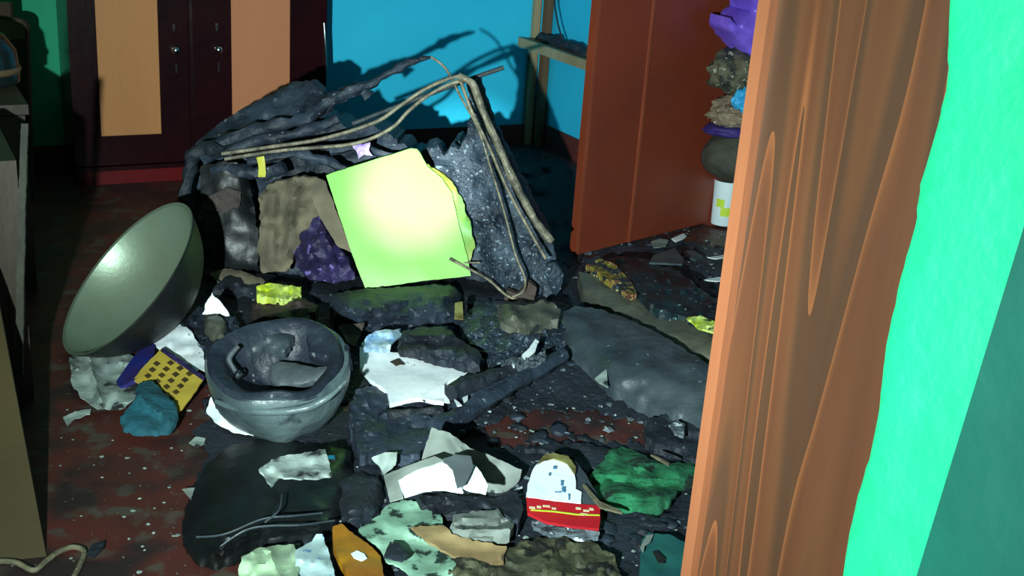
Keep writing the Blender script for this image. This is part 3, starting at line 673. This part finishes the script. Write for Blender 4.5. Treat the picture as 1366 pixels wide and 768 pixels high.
# ------------------------------------------------------------------ bits before the bag
item('yellow_green_packet', 'scorched yellow green packet in front of the bag mouth', 'packet', [(342, 382), (360, 377), (382, 380), (402, 382), (402, 394), (380, 398), (360, 396), (344, 397)], FS((342, 385, .13), (402, 385, .13), (370, 397, .12)), m_limebit, .02, None, 4, 2, .012, 30, seed=2)
item('brown_wad', 'dark brown wad of cloth under the yellow green packet', 'cloth', [(340, 396), (402, 396), (425, 408), (410, 428), (380, 436), (345, 430), (336, 410)], FS((340, 396, .10), (402, 396, .10), (370, 430, .09)), m_brown, .05, None, 5, 3, .02, 18, seed=7, dome=.02, dw=15)
item('charred_roll', 'thick charred roll of bedding lying below the folder', 'roll', [(440, 392), (480, 386), (540, 382), (600, 378), (616, 392), (614, 428), (596, 436), (540, 432), (480, 436), (446, 428)], FS((440, 392, .10), (600, 380, .10), (520, 436, .06)), m_char, .05, None, 5, 3, .014, 16, seed=12, dome=.05, dw=18)
item('yellow_tag', 'small cream tag at the end of the charred roll', 'tag', [(607, 404), (617, 402), (618, 425), (606, 424)], FS((607, 404, .155), (617, 404, .155), (610, 425, .13)), m_scorch, .004, None, 4, .5, .001)
item('ash_mound', 'pale speckled grey ash lump right of the white notebook', 'ash', [(612, 430), (640, 398), (680, 402), (740, 400), (772, 420), (760, 455), (720, 480), (690, 492), (650, 486), (622, 470)], FS((612, 430, .05), (760, 430, .05), (680, 490, .04)), m_char2, .05, None, 5, 5, .02, 18, seed=13, dome=.055, dw=30)
item('grey_rag', 'pale grey folded rag at the foot of the bag corner', 'rag', [(664, 404), (700, 408), (728, 398), (748, 412), (744, 430), (716, 436), (690, 440), (668, 428)], FS((664, 404, .14), (748, 404, .14), (700, 440, .11)), m_slab2, .02, None, 5, 3, .010, 14, seed=14, creases=[(680, 410, 700, 435, 5, .015)])
item('white_splinter', 'thin bright white splinter lying on the pale ash lump', 'scrap', [(714, 452), (719, 455), (714, 468), (700, 478), (696, 474), (706, 464)], FS((714, 452, .135), (719, 455, .135), (700, 478, .12)), m_white, .004, None, 4, 1, .002)
item('ash_frill', 'frill of white ash along the lower edge of the ash lump', 'ash', [(668, 480), (690, 476), (712, 472), (728, 466), (728, 478), (708, 488), (690, 492), (672, 490)], FS((668, 480, .115), (728, 470, .115), (690, 492, .095)), m_ash, .012, None, 3, 4, .014, 45, seed=15)
item('grey_shard', 'grey burnt shard standing at the right lower corner of the bag', 'shard', [(728, 352), (742, 350), (752, 366), (748, 385), (734, 402), (724, 394)], YS((728, 352, 3.62), (752, 360, 3.64), (730, 402, 3.58)), m_char2, .015, BK, 4, 2, .01, 20)

# papers by the pan
item('torn_newspaper', 'torn pale paper sheet on the floor just under the pan', 'paper', [(92, 476), (120, 468), (165, 468), (190, 480), (200, 500), (182, 530), (160, 545), (130, 545), (108, 530), (96, 512)], FC(.02), m_white2, .003, None, 6, 3, .014, 12, seed=20, creases=[(118, 475, 135, 540, 4, .02)])
item('torn_newspaper', 'narrow torn paper strip on red floor below the pan', 'paper', [(84, 556), (100, 548), (122, 545), (120, 552), (100, 558), (90, 568)], FC(.008), m_white2, .002, None, 4, 1.5, .004, seed=21)
item('white_paper', 'white torn paper behind the dotted yellow card', 'paper', [(204, 456), (222, 440), (240, 432), (258, 446), (272, 470), (278, 492), (262, 494), (236, 476), (215, 468)], FS((204, 456, .06), (258, 440, .08), (260, 494, .05)), m_white, .003, None, 5, 4, .008, 14, seed=22)
item('blue_book', 'blue covered booklet under the dotted yellow card', 'book', [(208, 452), (206, 470), (186, 492), (182, 505), (160, 516), (155, 508), (176, 478), (192, 460)], FS((208, 452, .05), (160, 510, .03), (206, 470, .05)), m_blue, .012, None, 5, .5, .003, 9, seed=23)
YC = FS((215, 466, .075), (272, 505, .07), (185, 500, .045))
dots = []
for i in range(4):
    for j in range(5):
        cx = 213 + i * 12.5 * 1.0 - j * 9.5 * .62 + 2; cy = 476 + i * 7.2 + j * 8.6 * .95
        if pdist(cx, cy, [(218, 466), (272, 504), (236, 552), (180, 504)]) < 5: continue
        dots.append(MB().sheet([(cx - 5, cy), (cx, cy - 3.2), (cx + 5, cy + .5), (cx, cy + 3.8)], lambda x, y, h: YC(x, y, h + .0025), .0015, None, 5, .6, 0, seed=j))
item('dotted_yellow_card', 'yellow card printed with rows of dark squares', 'card', [(216, 464), (244, 482), (272, 503), (262, 520), (240, 548), (226, 538), (205, 520), (178, 506), (194, 486)], YC, m_ycard, .004, None, 6, 1, .003, 6, extra=[*[('printed_square', q_, m_dots) for q_ in dots], ('dark_edge', MB().sheet([(217, 463), (274, 502), (272, 507), (214, 468)], lambda x, y, h: YC(x, y, h + .003), .002, None, 5, .3, 0), m_purple)])
item('teal_cloth', 'crumpled teal cloth on the floor before the dotted card', 'cloth', [(186, 510), (204, 508), (218, 524), (234, 536), (238, 556), (226, 576), (190, 578), (164, 572), (160, 556), (176, 538)], FS((186, 510, .07), (238, 550, .05), (170, 575, .03)), m_teal, .008, None, 5, 3, .009, 14, seed=24, dome=.012, dw=14, creases=[(186, 530, 225, 560, 5, .012)])
item('white_triangle', 'small white paper triangle standing above the burnt helmet', 'paper', [(283, 390), (300, 410), (306, 420), (290, 417), (270, 418), (276, 402)], FS((283, 390, .16), (306, 420, .10), (270, 418, .10)), m_white, .003, None, 4, 2, .003)
item('mud_lump', 'olive grey clod beside the white paper triangle', 'clod', [(272, 420), (290, 418), (302, 430), (298, 446), (284, 452), (272, 438)], FS((272, 420, .09), (302, 430, .09), (284, 452, .07)), m_slab2, .03, None, 4, 2, .008, 20, dome=.02, dw=10)
item('charred_clump', 'black charred clump between white paper and burnt helmet', 'clump', [(236, 430), (262, 410), (300, 412), (320, 430), (300, 470), (276, 490), (262, 468), (262, 450)], FS((236, 430, .06), (320, 430, .07), (276, 490, .05)), m_char, .04, None, 4, 5, .03, 25, seed=25)
item('white_paper', 'torn white paper sticking out under the left of the burnt helmet', 'paper', [(284, 520), (288, 545), (310, 556), (334, 572), (338, 580), (308, 574), (286, 562), (275, 548)], FS((284, 520, .06), (338, 580, .02), (275, 548, .03)), m_white, .003, None, 4, 2, .006, 14, seed=26)

# ------------------------------------------------------------------ burnt helmet
hcn = Y(374, 484, 2.70); up_n = (UP * .86 - FW * .52 + RT * .06).normalized()
hr = .182
o_prof = [(.180 * math.sin(i * math.pi / 24), -.200 * math.cos(i * math.pi / 24)) for i in range(0, 12)] + [(.181, .0), (.176, .012), (.165, .012)]
i_prof = [(.174, .010), (.160, .020), (.140, .014), (.124, -.012), (.114, -.05), (.08, -.085), (0, -.095)]
sh_ = MB().lathe(o_prof, hcn, up_n, 56, .09); li = MB().lathe(i_prof, hcn, up_n, 56, .20)
def hy(pts, r, nz=0, seg=8): return MB().tube([Y(*p) for p in pts], r, seg, nz)
tong = MB().sheet([(360, 488), (372, 482), (395, 484), (420, 490), (440, 488), (442, 500), (420, 508), (396, 514), (372, 516), (360, 506)], YS((360, 490, 2.750), (440, 490, 2.710), (380, 515, 2.680)), .02, Vector((0, .5, -.8)), 4, 1, .006, 16, dome=.012, dw=8)
hole = hy([(365, 497, 2.715), (366, 498, 2.690)], .008)
pad = MB().sheet([(408, 446), (440, 444), (466, 462), (470, 486), (446, 488), (428, 480), (412, 470)], YS((408, 446, 2.840), (466, 462, 2.770), (430, 485, 2.730)), .03, Vector((0, .5, -.8)), 4, 2, .01, 16, dome=.015, dw=10)
pad2 = MB().sheet([(322, 452), (345, 440), (378, 436), (392, 452), (378, 470), (352, 462), (330, 476)], YS((322, 452, 2.820), (392, 450, 2.830), (350, 470, 2.770)), .03, Vector((0, .5, -.8)), 4, 3, .014, 20, dome=.015, dw=10)
vis = MB().tube([Y(x, y, d - .035) for x, y, d in [(288, 535, 2.610), (320, 546, 2.580), (360, 549, 2.560), (400, 546, 2.560), (435, 532, 2.580), (462, 508, 2.610)]], lambda t: .006 + .004 * math.sin(t * 3.1), 8, .3)
strap = hy([(318, 462, 2.710), (306, 478, 2.690), (312, 492, 2.680), (318, 502, 2.670)], .007, .4)
ring = MB().tube([Y(318 + 4 * math.cos(a), 500 + 5 * math.sin(a), 2.665) for a in [i * math.pi / 5 for i in range(11)]], .003, 6)
thing('burnt_helmet', 'sooty grey helmet lying upside down with its lining showing', 'helmet', [('shell', sh_, m_helm), ('lining', li, m_helmin), ('melted_tongue', tong, m_tongue), ('cheek_pad', pad, m_helmin), ('cheek_pad', pad2, m_slab), ('visor_edge', vis, m_helm), ('chin_strap', strap, m_tongue, [('buckle_ring', ring, m_chrome)])])

# ------------------------------------------------------------------ notebook and sticks
NB = FS((485, 455, .09), (630, 494, .075), (540, 538, .055))
item('white_notebook', 'open white notebook lying in the middle of the ash', 'notebook', [(480, 462), (500, 466), (540, 472), (600, 484), (630, 494), (608, 504), (594, 510), (592, 536), (560, 530), (540, 533), (520, 538), (516, 520), (494, 506), (480, 490)], NB, m_white, .012, None, 6, 1, .004, 7, seed=30, creases=[(480, 468, 600, 506, 3, -.003)],
     extra=[('loose_page', MB().sheet([(592, 512), (560, 531), (600, 537)], lambda x, y, h: NB(x, y, h + .004), .002, None, 5, 1, .003), m_white), ('printed_mark', MB().sheet([(520, 482), (532, 478), (540, 486), (528, 488)], lambda x, y, h: NB(x, y, h + .006), .001, None, 3, 1.5, .001), m_brown)])
item('blue_white_wrapper', 'crumpled pale blue wrapper at the top left of the notebook', 'wrapper', [(482, 458), (492, 446), (510, 440), (534, 438), (536, 446), (524, 456), (520, 468), (500, 466), (484, 468)], FS((482, 458, .12), (534, 440, .13), (500, 468, .11)), mat('pale blue wrapper', (120, 165, 205), (190, 210, 220), 20, .4, .4, 40), .006, None, 4, 2, .014, 22, seed=31)
item('brown_shard', 'brown curved shard beside the right rim of the burnt helmet', 'shard', [(452, 434), (470, 432), (486, 430), (482, 442), (474, 462), (462, 456)], FS((452, 434, .10), (486, 430, .11), (470, 462, .08)), m_brown, .01, None, 4, 1, .008, 20)
item('charred_cover', 'charred black book cover lying over the notebook top', 'book cover', [(534, 444), (560, 436), (596, 434), (612, 452), (640, 470), (640, 492), (600, 482), (552, 470), (530, 464)], FS((534, 444, .11), (612, 440, .12), (600, 482, .10)), m_soot, .02, None, 5, 3, .014, 16, seed=32, creases=[(545, 448, 600, 446, 4, .02), (550, 462, 620, 470, 4, .015)])
def stick(a, b, ra, rb, label, m=m_soot, za=.06, zb=.08, hexs=4):
    P = Z(*a, za); Q = Z(*b, zb); mb = MB().tube([P.lerp(Q, i / 8) + Vector((0, 0, .004 * noise.noise(Vector((i, za * 50, 0))))) for i in range(9)], lambda t: ra + (rb - ra) * t, 7, .5, 2)
    thing('charred_stick', label, 'stick', [('charred_stick', mb, m)])
stick((580, 572), (752, 474), .026, .022, 'longest charred stick slanting up from the notebook corner', m_char)
stick((600, 522), (690, 492), .026, .018, 'thick charred stick end resting against the notebook corner', m_soot, .09, .09)
stick((606, 540), (700, 500), .012, .014, 'thin charred stick between two thicker sticks', m_char, .07, .08)
stick((518, 556), (590, 548), .016, .014, 'short dark stick just below the white notebook', m_soot, .045, .05)
item('white_scrap', 'tiny white scrap pair by the stick ends', 'scrap', [(606, 532), (612, 536), (616, 540), (610, 541)], FC(.1), m_white, .003, None, 4, .5, .001)
item('white_scrap', 'tiny white scrap between the thick sticks', 'scrap', [(617, 530), (624, 527), (624, 533), (619, 536)], FC(.1), m_white, .003, None, 4, .5, .001)
item('charred_clump', 'charred clump between helmet and white notebook', 'clump', [(474, 520), (500, 512), (520, 520), (518, 540), (500, 560), (486, 580), (470, 575), (466, 545)], FS((474, 520, .06), (520, 520, .06), (490, 580, .03)), m_char, .04, None, 4, 4, .02, 16, seed=33)
item('turquoise_chip', 'small pale turquoise chip on the dark debris below the scorched board', 'chip', [(794, 504), (809, 492), (811, 516), (800, 510)], FS((794, 504, .07), (809, 492, .08), (811, 516, .07)), m_white2, .004, None, 4, .5, .001)

# ------------------------------------------------------------------ boards and books on the right
item('scorched_board', 'large smooth scorched grey board sloping right below the bag', 'board', [(742, 420), (768, 408), (800, 412), (850, 430), (905, 460), (952, 490), (990, 515), (990, 590), (940, 566), (880, 545), (830, 520), (790, 490), (760, 465)], FS((742, 420, .09), (952, 490, .10), (830, 530, .05)), m_slab, .045, None, 7, 2, .012, 8, seed=40, dome=.02, dw=30)
item('scorched_board', 'olive scorched board behind the large grey one', 'board', [(772, 362), (800, 366), (840, 390), (880, 412), (960, 440), (990, 455), (990, 520), (960, 500), (900, 460), (850, 430), (805, 405), (778, 385)], FS((772, 362, .09), (980, 450, .10), (850, 430, .07)), m_slab2, .05, None, 7, 1.5, .01, 8, seed=41, dome=.01, dw=20)
item('burnt_magazine', 'burnt magazine with yellow print at the foot of the brown door leaf', 'magazine', [(782, 352), (800, 344), (820, 352), (842, 376), (850, 392), (838, 392), (808, 372)], FS((782, 352, .115), (820, 350, .115), (838, 392, .12)), m_bookpr, .02, None, 4, 1.5, .008, 25, seed=42)
item('burnt_book', 'burnt dark teal book between magazine and tile shard', 'book', [(806, 344), (850, 342), (900, 360), (945, 392), (990, 420), (990, 452), (935, 428), (880, 412), (846, 392), (826, 362)], FS((806, 344, .10), (945, 392, .10), (846, 392, .115)), m_bookteal, .06, None, 6, 3, .014, 16, seed=43)
item('yellow_scrap', 'yellow burnt scrap on the dark book by the wooden jamb', 'scrap', [(916, 424), (934, 420), (952, 428), (968, 438), (958, 444), (934, 438)], FS((916, 424, .135), (968, 438, .135), (934, 440, .13)), m_limebit, .006, None, 4, 1.5, .008, 30, seed=44)
item('tile_shard', 'grey blue angular shard below the brown door leaf', 'shard', [(866, 350), (872, 340), (900, 330), (912, 346), (910, 352)], FS((866, 350, .10), (900, 330, .09), (912, 352, .10)), m_glass, .006, None, 6, .3, .001)
item('tile_shard', 'small grey shard left of the white tubs', 'shard', [(912, 334), (926, 334), (938, 342), (928, 346), (914, 342)], FC(.04), m_glass, .006, None, 5, .5, .001)
item('white_scrap', 'white scrap at the lower right of the brown leaf', 'scrap', [(868, 322), (880, 318), (892, 320), (888, 328), (872, 330)], FC(.02), m_greyp, .004, None, 4, 1, .003)
item('white_scrap', 'bright white scrap nearest the brown leaf hinge side', 'scrap', [(896, 318), (912, 311), (916, 315), (902, 322)], FC(.02), m_white, .004, None, 4, 1, .003)
item('glass_sliver', 'bright sliver on the floor below the white tubs', 'sliver', [(944, 343), (958, 341), (970, 339), (968, 343), (954, 345)], FC(.02), m_white, .003, None, 4, .6, .002)
item('glass_sliver', 'second bright sliver beside the wooden jamb', 'sliver', [(938, 373), (954, 370), (968, 368), (969, 373), (956, 375)], FC(.03), m_white, .003, None, 4, .6, .002)
item('charred_plank', 'charred plank crossing the floor in front of the recess', 'plank', [(860, 352), (880, 350), (930, 378), (990, 410), (990, 428), (930, 398), (880, 374)], FC(.05), m_soot, .04, None, 5, 3, .014, 20, seed=45)
item('charred_clump', 'charred debris clump at the foot of the wooden jamb', 'clump', [(860, 560), (900, 548), (960, 560), (960, 600), (930, 612), (890, 596), (862, 586)], FC(.035), m_soot, .03, None, 5, 5, .012, 14, seed=46)
item('ash_patch', 'pale ash patch beside the wooden jamb', 'ash', [(892, 566), (904, 560), (914, 566), (912, 582), (900, 578)], FC(.06), m_ash, .006, None, 3, 2, .006, 40)

# ------------------------------------------------------------------ lower middle
item('black_bag', 'glossy black melted bag on the floor at the lower left', 'bag', [(305, 596), (340, 586), (400, 590), (440, 594), (468, 602), (472, 636), (462, 670), (446, 702), (420, 712), (380, 716), (345, 722), (322, 744), (288, 754), (262, 746), (244, 722), (243, 694), (256, 652), (276, 618)], FC(.015), m_black, .012, None, 7, 3, .009, 6, dome=.05, dw=55, seed=50,
     creases=[(282, 740, 340, 706, 5, .018), (340, 706, 445, 694, 5, .016), (300, 716, 340, 700, 4, .012), (376, 660, 360, 694, 3, .012)])
def onbag(pts): return MB().tube([Z(x, y, z) for x, y, z in pts], .0022, 6)  # thin grey tubes added for the lighter ridge lines of the bag's folds
for pts, lb in (([(282, 742, .03), (300, 724, .055), (330, 706, .075), (360, 701, .082), (400, 700, .08), (446, 694, .06)], 'longer'), ([(262, 716, .05), (300, 712, .07), (350, 692, .085), (390, 688, .085), (430, 684, .075)], 'upper'), ([(354, 696, .088), (372, 680, .088), (376, 660, .088)], 'short')):
    thing('fold_ridge_line', lb + ' grey ridge line added along a fold of the glossy black bag', 'string', [('fold_ridge_line', onbag(pts), m_slab)])
item('sooty_paper', 'sooty torn paper lying on top of the glossy black bag', 'paper', [(345, 626), (362, 612), (390, 606), (420, 602), (434, 599), (440, 618), (443, 634), (420, 638), (385, 637), (372, 636), (362, 648), (354, 636)], FC(.125), m_white2, .004, None, 4, 2, .01, 16, seed=51)
item('metal_stud', 'shiny metal stud on the right edge of the black bag', 'stud', [(438, 607), (446, 607), (447, 612), (438, 612)], FC(.12), m_chrome, .006, None, 4, .3, .002)
item('crumpled_paper', 'pale green crumpled paper under the lower edge of the black bag', 'paper', [(322, 742), (345, 730), (392, 726), (400, 745), (396, 790), (330, 790), (318, 765)], FC(.05), mat('pale green paper', (168, 196, 160), (120, 140, 118), 12, .7, .2, 20, burn=(70, 84, 70), bthr=.64), .004, None, 6, 3, .016, 12, seed=52, creases=[(345, 740, 335, 770, 4, .01), (360, 735, 380, 780, 4, .01)])
item('crumpled_paper', 'white crumpled paper between black bag and ochre packet', 'paper', [(394, 734), (416, 722), (422, 712), (430, 712), (440, 740), (452, 790), (396, 790)], FC(.055), mat('cold white paper', (170, 196, 196), (150, 172, 176), 10, .65, .2, 20, speck=(90, 130, 170), sthr=.66, sscale=40), .004, None, 6, 2, .014, 12, seed=53, creases=[(400, 745, 430, 752, 4, .01)])
OP = FS((442, 708, .05), (512, 758, .05), (450, 760, .05))
emb = MB().sheet([(468, 738), (476, 734), (486, 738), (490, 744), (482, 748), (472, 744)], lambda x, y, h: OP(x, y, h + .004), .001, None, 3, .8, .001)
item('ochre_packet', 'ochre yellow packet with white oval emblem at the bottom edge', 'packet', [(444, 702), (456, 698), (466, 708), (490, 724), (508, 742), (516, 790), (484, 790), (452, 745), (444, 725)], OP, m_orange, .02, None, 5, 1.5, .006, 14, seed=54, extra=[('printed_emblem', emb, m_white)])
item('charred_clump', 'round black charred clump above the ochre packet', 'clump', [(450, 640), (480, 628), (505, 634), (512, 665), (500, 690), (478, 700), (456, 690), (452, 665)], FC(.02), m_soot, .02, None, 5, 4, .016, 12, dome=.05, dw=20, seed=55)
PT = FC(.03)
item('torn_comic_page', 'pale green torn page with dark marks right of the ochre packet', 'page', [(478, 706), (500, 690), (520, 670), (560, 666), (575, 680), (590, 690), (600, 720), (608, 750), (600, 790), (560, 790), (540, 760), (515, 748), (500, 725)], PT, mat('green tinted page', (150, 190, 165), (120, 160, 138), 9, .7, .2, 25, burn=(30, 50, 46), bthr=.58, bnscale=22), .004, None, 5, 4, .012, 12, seed=56)
item('dark_flake', 'dark flake lying on the torn pale green page', 'flake', [(520, 722), (532, 724), (546, 740), (536, 748), (512, 742)], FC(.055), m_soot, .004, None, 4, 1, .004)
GP = FS((575, 570, .16), (695, 630, .05), (560, 615, .07))
item('grey_paper', 'large grey peaked paper sheet in the lower middle', 'paper', [(576, 570), (600, 577), (628, 598), (660, 610), (696, 626), (692, 640), (668, 662), (640, 660), (600, 650), (560, 620)], GP, m_greyp, .004, None, 6, 1.5, .012, 8, seed=57, creases=[(600, 580, 640, 640, 5, .012)])
item('white_book', 'bright white curled open pages lying on the grey paper', 'pages', [(530, 638), (556, 624), (590, 616), (606, 624), (612, 644), (618, 656), (590, 652), (566, 654), (540, 662)], FS((530, 640, .09), (606, 620, .15), (580, 656, .11)), m_white, .004, None, 5, .8, .006, 9, seed=58, extra=[('page', MB().sheet([(632, 618), (642, 630), (651, 648), (648, 658), (626, 654), (618, 650)], FS((632, 618, .15), (650, 650, .13), (618, 650, .13)), .003, None, 4, .8, .003), m_white),
      ('grey_page', MB().sheet([(590, 612), (610, 606), (628, 608), (632, 622), (620, 646), (610, 650), (604, 626)], FS((590, 612, .165), (630, 615, .165), (612, 650, .145)), .003, None, 4, .8, .003), mat('slate page', (78, 86, 90), None, 8, .7, .1)), ('lower_page', MB().sheet([(512, 634), (540, 622), (580, 608), (592, 614), (556, 626), (532, 640), (538, 664), (520, 668)], FS((512, 640, .08), (590, 612, .15), (538, 664, .08)), .003, None, 4, .8, .003), m_greyp)])
item('singed_scrap', 'small white and brown singed scrap left of the grey paper', 'scrap', [(496, 610), (514, 603), (530, 603), (528, 618), (512, 632), (506, 620)], FS((496, 610, .06), (530, 603, .08), (512, 632, .04)), m_white2, .004, None, 4, 1, .006, 16)
item('rolled_papers', 'bundle of rolled grey papers below the white pages', 'papers', [(604, 686), (640, 680), (664, 678), (672, 690), (686, 698), (680, 712), (650, 718), (612, 716), (600, 704)], FC(.05), m_greyp, .02, None, 5, 3, .01, 14, seed=60, creases=[(605, 694, 665, 688, 5, .02), (610, 706, 680, 704, 5, .02), (620, 700, 670, 697, 3, -.02)])
item('brown_envelope', 'scorched brown envelope at the bottom middle', 'envelope', [(548, 702), (590, 700), (602, 712), (640, 722), (676, 728), (672, 750), (640, 752), (600, 738), (566, 718)], FS((548, 702, .06), (676, 728, .05), (600, 738, .045)), m_tan, .006, None, 5, 3, .01, 12, seed=61)
item('olive_litter', 'mouldy olive brown paper litter along the bottom edge', 'litter', [(600, 745), (660, 735), (720, 716), (790, 722), (820, 740), (830, 790), (590, 790)], FC(.03), m_olive, .02, None, 5, 5, .02, 18, seed=62)
item('dark_cloth', 'black cloth lump between rolled papers and the red card', 'cloth', [(556, 662), (600, 658), (660, 664), (690, 655), (698, 680), (690, 700), (660, 676), (610, 682), (580, 690)], FC(.035), m_soot, .03, None, 5, 3, .02, 16, seed=63)
# red and white card
RC = FS((706, 660, .07), (800, 685, .05), (735, 608, .09))
red = MB().sheet([(702, 662), (740, 668), (774, 672), (800, 674), (801, 692), (799, 705), (770, 702), (730, 696), (704, 684)], RC, .006, None, 5, .6, .002, 6)
mk1 = []
for (x, y, wv) in [(706, 675, 8), (716, 674, 6), (724, 673, 10), (736, 676, 6), (768, 676, 7), (778, 679, 8), (786, 677, 6), (774, 684, 10)]:
    mk1.append(MB().sheet([(x, y), (x + wv, y + .8), (x + wv, y + 3.2), (x, y + 2.6)], lambda x_, y_, h: RC(x_, y_, h + .004), .001, None, 3, .7, .0))
yl = MB().sheet([(708, 679), (740, 681), (770, 685), (800, 686), (800, 687.4), (770, 686.6), (740, 682.6), (708, 680.4)], lambda x_, y_, h: RC(x_, y_, h + .004), .001, None, 4, .2, 0)
bm_ = []
for (x, y, wv, hv) in [(738, 621, 5, 4), (748, 640, 4, 7), (750, 648, 5, 7), (732, 630, 3, 4), (740, 655, 10, 1.5), (758, 658, 3, 8), (752, 652, 3, 4)]:
    bm_.append(MB().sheet([(x, y), (x + wv, y + .5), (x + wv * .8, y + hv), (x, y + hv)], lambda x_, y_, h: RC(x_, y_, h + .0035), .001, None, 3, 1, 0))
whp = MB().sheet([(702, 662), (704, 645), (712, 624), (724, 610), (740, 607), (756, 610), (764, 622), (768, 640), (768, 652), (776, 656), (775, 671), (740, 668)], RC, .004, None, 5, 1, .003, 6)
sc1 = MB().sheet([(716, 620), (724, 608), (740, 604), (758, 608), (768, 622), (767, 632), (757, 618), (738, 611), (726, 614)], lambda x_, y_, h: RC(x_, y_, h + .002), .003, None, 4, 1.5, .003)
sil = MB().sheet([(710, 692), (740, 700), (780, 706), (800, 708), (798, 716), (770, 718), (735, 712), (712, 702)], FC(.035), .01, None, 4, 2, .01, 30)
thing('red_white_card', 'white card with a red printed band and scorched round top', 'card', [('white_face', whp, m_white), ('red_band', red, m_red), ('scorched_rim', sc1, m_scorch), *[('printed_mark', q_, m_mark) for q_ in mk1], ('yellow_line', yl, m_lab), *[('blue_mark', q_, m_bluemark) for q_ in bm_], ('foil_edge', sil, m_ash)])
item('dark_cover', 'dark grey cover flap right behind the red and white card', 'cover', [(766, 612), (780, 630), (798, 660), (802, 674), (777, 672), (776, 656), (768, 650)], FS((766, 612, .07), (802, 674, .05), (768, 650, .06)), m_slab, .005, None, 5, 1, .004)
item('green_cloth', 'crumpled green cloth right of the red and white card', 'cloth', [(786, 634), (800, 618), (812, 600), (832, 596), (858, 606), (880, 618), (918, 616), (934, 626), (930, 640), (904, 654), (892, 672), (880, 680), (840, 678), (806, 674), (794, 656)], FC(.03), m_greencl, .012, None, 5, 3, .02, 14, dome=.02, dw=16, seed=70, creases=[(800, 640, 900, 648, 6, -.02), (810, 655, 880, 662, 5, .015)])
item('thin_twig', 'thin pale twig between the red card and the green cloth', 'twig', [(777, 646), (780, 645), (800, 668), (828, 680), (830, 684), (800, 676)], FC(.07), m_string, .004, None, 4, .3, .001)
item('thin_twig', 'short pale twig on the upper edge of the green cloth', 'twig', [(868, 606), (873, 607), (893, 617), (892, 620)], FC(.1), m_string, .004, None, 4, .3, .001)
item('teal_book', 'teal booklet with a dark blot at the foot of the jamb', 'book', [(856, 720), (866, 710), (890, 712), (918, 724), (960, 738), (960, 790), (850, 790), (854, 745)], FC(.04), m_tealbook, .012, None, 6, 1.5, .006, 9, seed=71,
     extra=[('dark_blot', MB().sheet([(870, 735), (876, 734), (888, 744), (886, 751), (878, 750)], FC(.047), .0015, None, 4, 1, .001), m_dkgreen), ('singed_corner', MB().sheet([(854, 730), (862, 714), (872, 712), (868, 722), (860, 728), (858, 736)], FC(.048), .002, None, 4, 1.5, .002), m_greyp)])
item('dead_leaf', 'dark curled flake beside the string at lower left', 'flake', [(116, 738), (122, 726), (140, 720), (138, 730), (124, 742)], FC(.012), m_soot, .004, None, 4, 1, .004)
item('paper_bit', 'pale paper bit on the red floor left of the black bag', 'scrap', [(252, 590), (262, 582), (274, 584), (272, 592), (262, 597)], FC(.01), m_white2, .002, None, 4, 1, .003)
item('paper_bit', 'pale pointed paper bit at the upper left edge of the black bag', 'scrap', [(243, 652), (260, 650), (255, 666)], FC(.03), m_greyp, .002, None, 4, 1, .003)
item('soot_patch_cloth', 'black burnt cloth on the floor above the green cloth', 'cloth', [(700, 598), (740, 590), (790, 592), (822, 600), (806, 612), (784, 632), (768, 612), (740, 602)], FC(.02), m_soot, .012, None, 5, 3, .012, 16, seed=74)
item('charred_crust', 'burnt crust along the lower rim of the ash heap', 'crust', [(470, 560), (540, 548), (600, 560), (575, 585), (556, 612), (520, 600), (480, 606)], FC(.045), m_char, .03, None, 5, 5, .014, 14, seed=75)

# loose charred scraps, alike
rnd = random.Random(21)
protos = []
for k in range(4):
    mb = MB().blob(Vector((0, 0, .006)), (.032 - .004 * k, .02, .006), .9, 14, 2, k + 3); me = bpy.data.meshes.new('charred_scrap'); me.from_pydata(mb.v, [], mb.f); me.materials.append(m_char if k % 2 else m_soot)
    for p in me.polygons: p.use_smooth = True
    protos.append(me)
zones = [[(610, 490), (780, 440), (860, 530), (760, 560), (640, 560)], [(480, 590), (570, 560), (560, 640), (500, 640)], [(790, 690), (900, 690), (860, 740), (800, 730)], [(850, 320), (960, 330), (970, 400), (900, 370)], [(260, 440), (300, 480), (285, 560), (262, 520)], [(600, 590), (700, 570), (850, 580), (720, 600)]]
ZL = ['below the large grey scorched board', 'left of the white curled pages', 'between green cloth and teal booklet', 'below the brown door leaf', 'left of the burnt helmet', 'on the red floor above the red and white card']
c = 0
while c < 60:
    zi = rnd.randrange(len(zones)); zz = zones[zi]; x = rnd.uniform(min(p[0] for p in zz), max(p[0] for p in zz)); y = rnd.uniform(min(p[1] for p in zz), max(p[1] for p in zz))
    if pdist(x, y, zz) < 0: continue
    P = Z(x, y, 0); P.z = heap(P.x, P.y)
    o = bpy.data.objects.new('charred_scrap', protos[c % 4]); COL.objects.link(o); o.location = P; o.rotation_euler = (rnd.uniform(-.2, .2), rnd.uniform(-.2, .2), rnd.uniform(0, 6)); s_ = rnd.uniform(.5, 1.2); o.scale = (s_, s_, s_)
    o['label'] = 'small charred scrap lying loose ' + ZL[zi]; o['category'] = 'scrap'; o['group'] = 'charred scraps ' + ZL[zi]
    c += 1
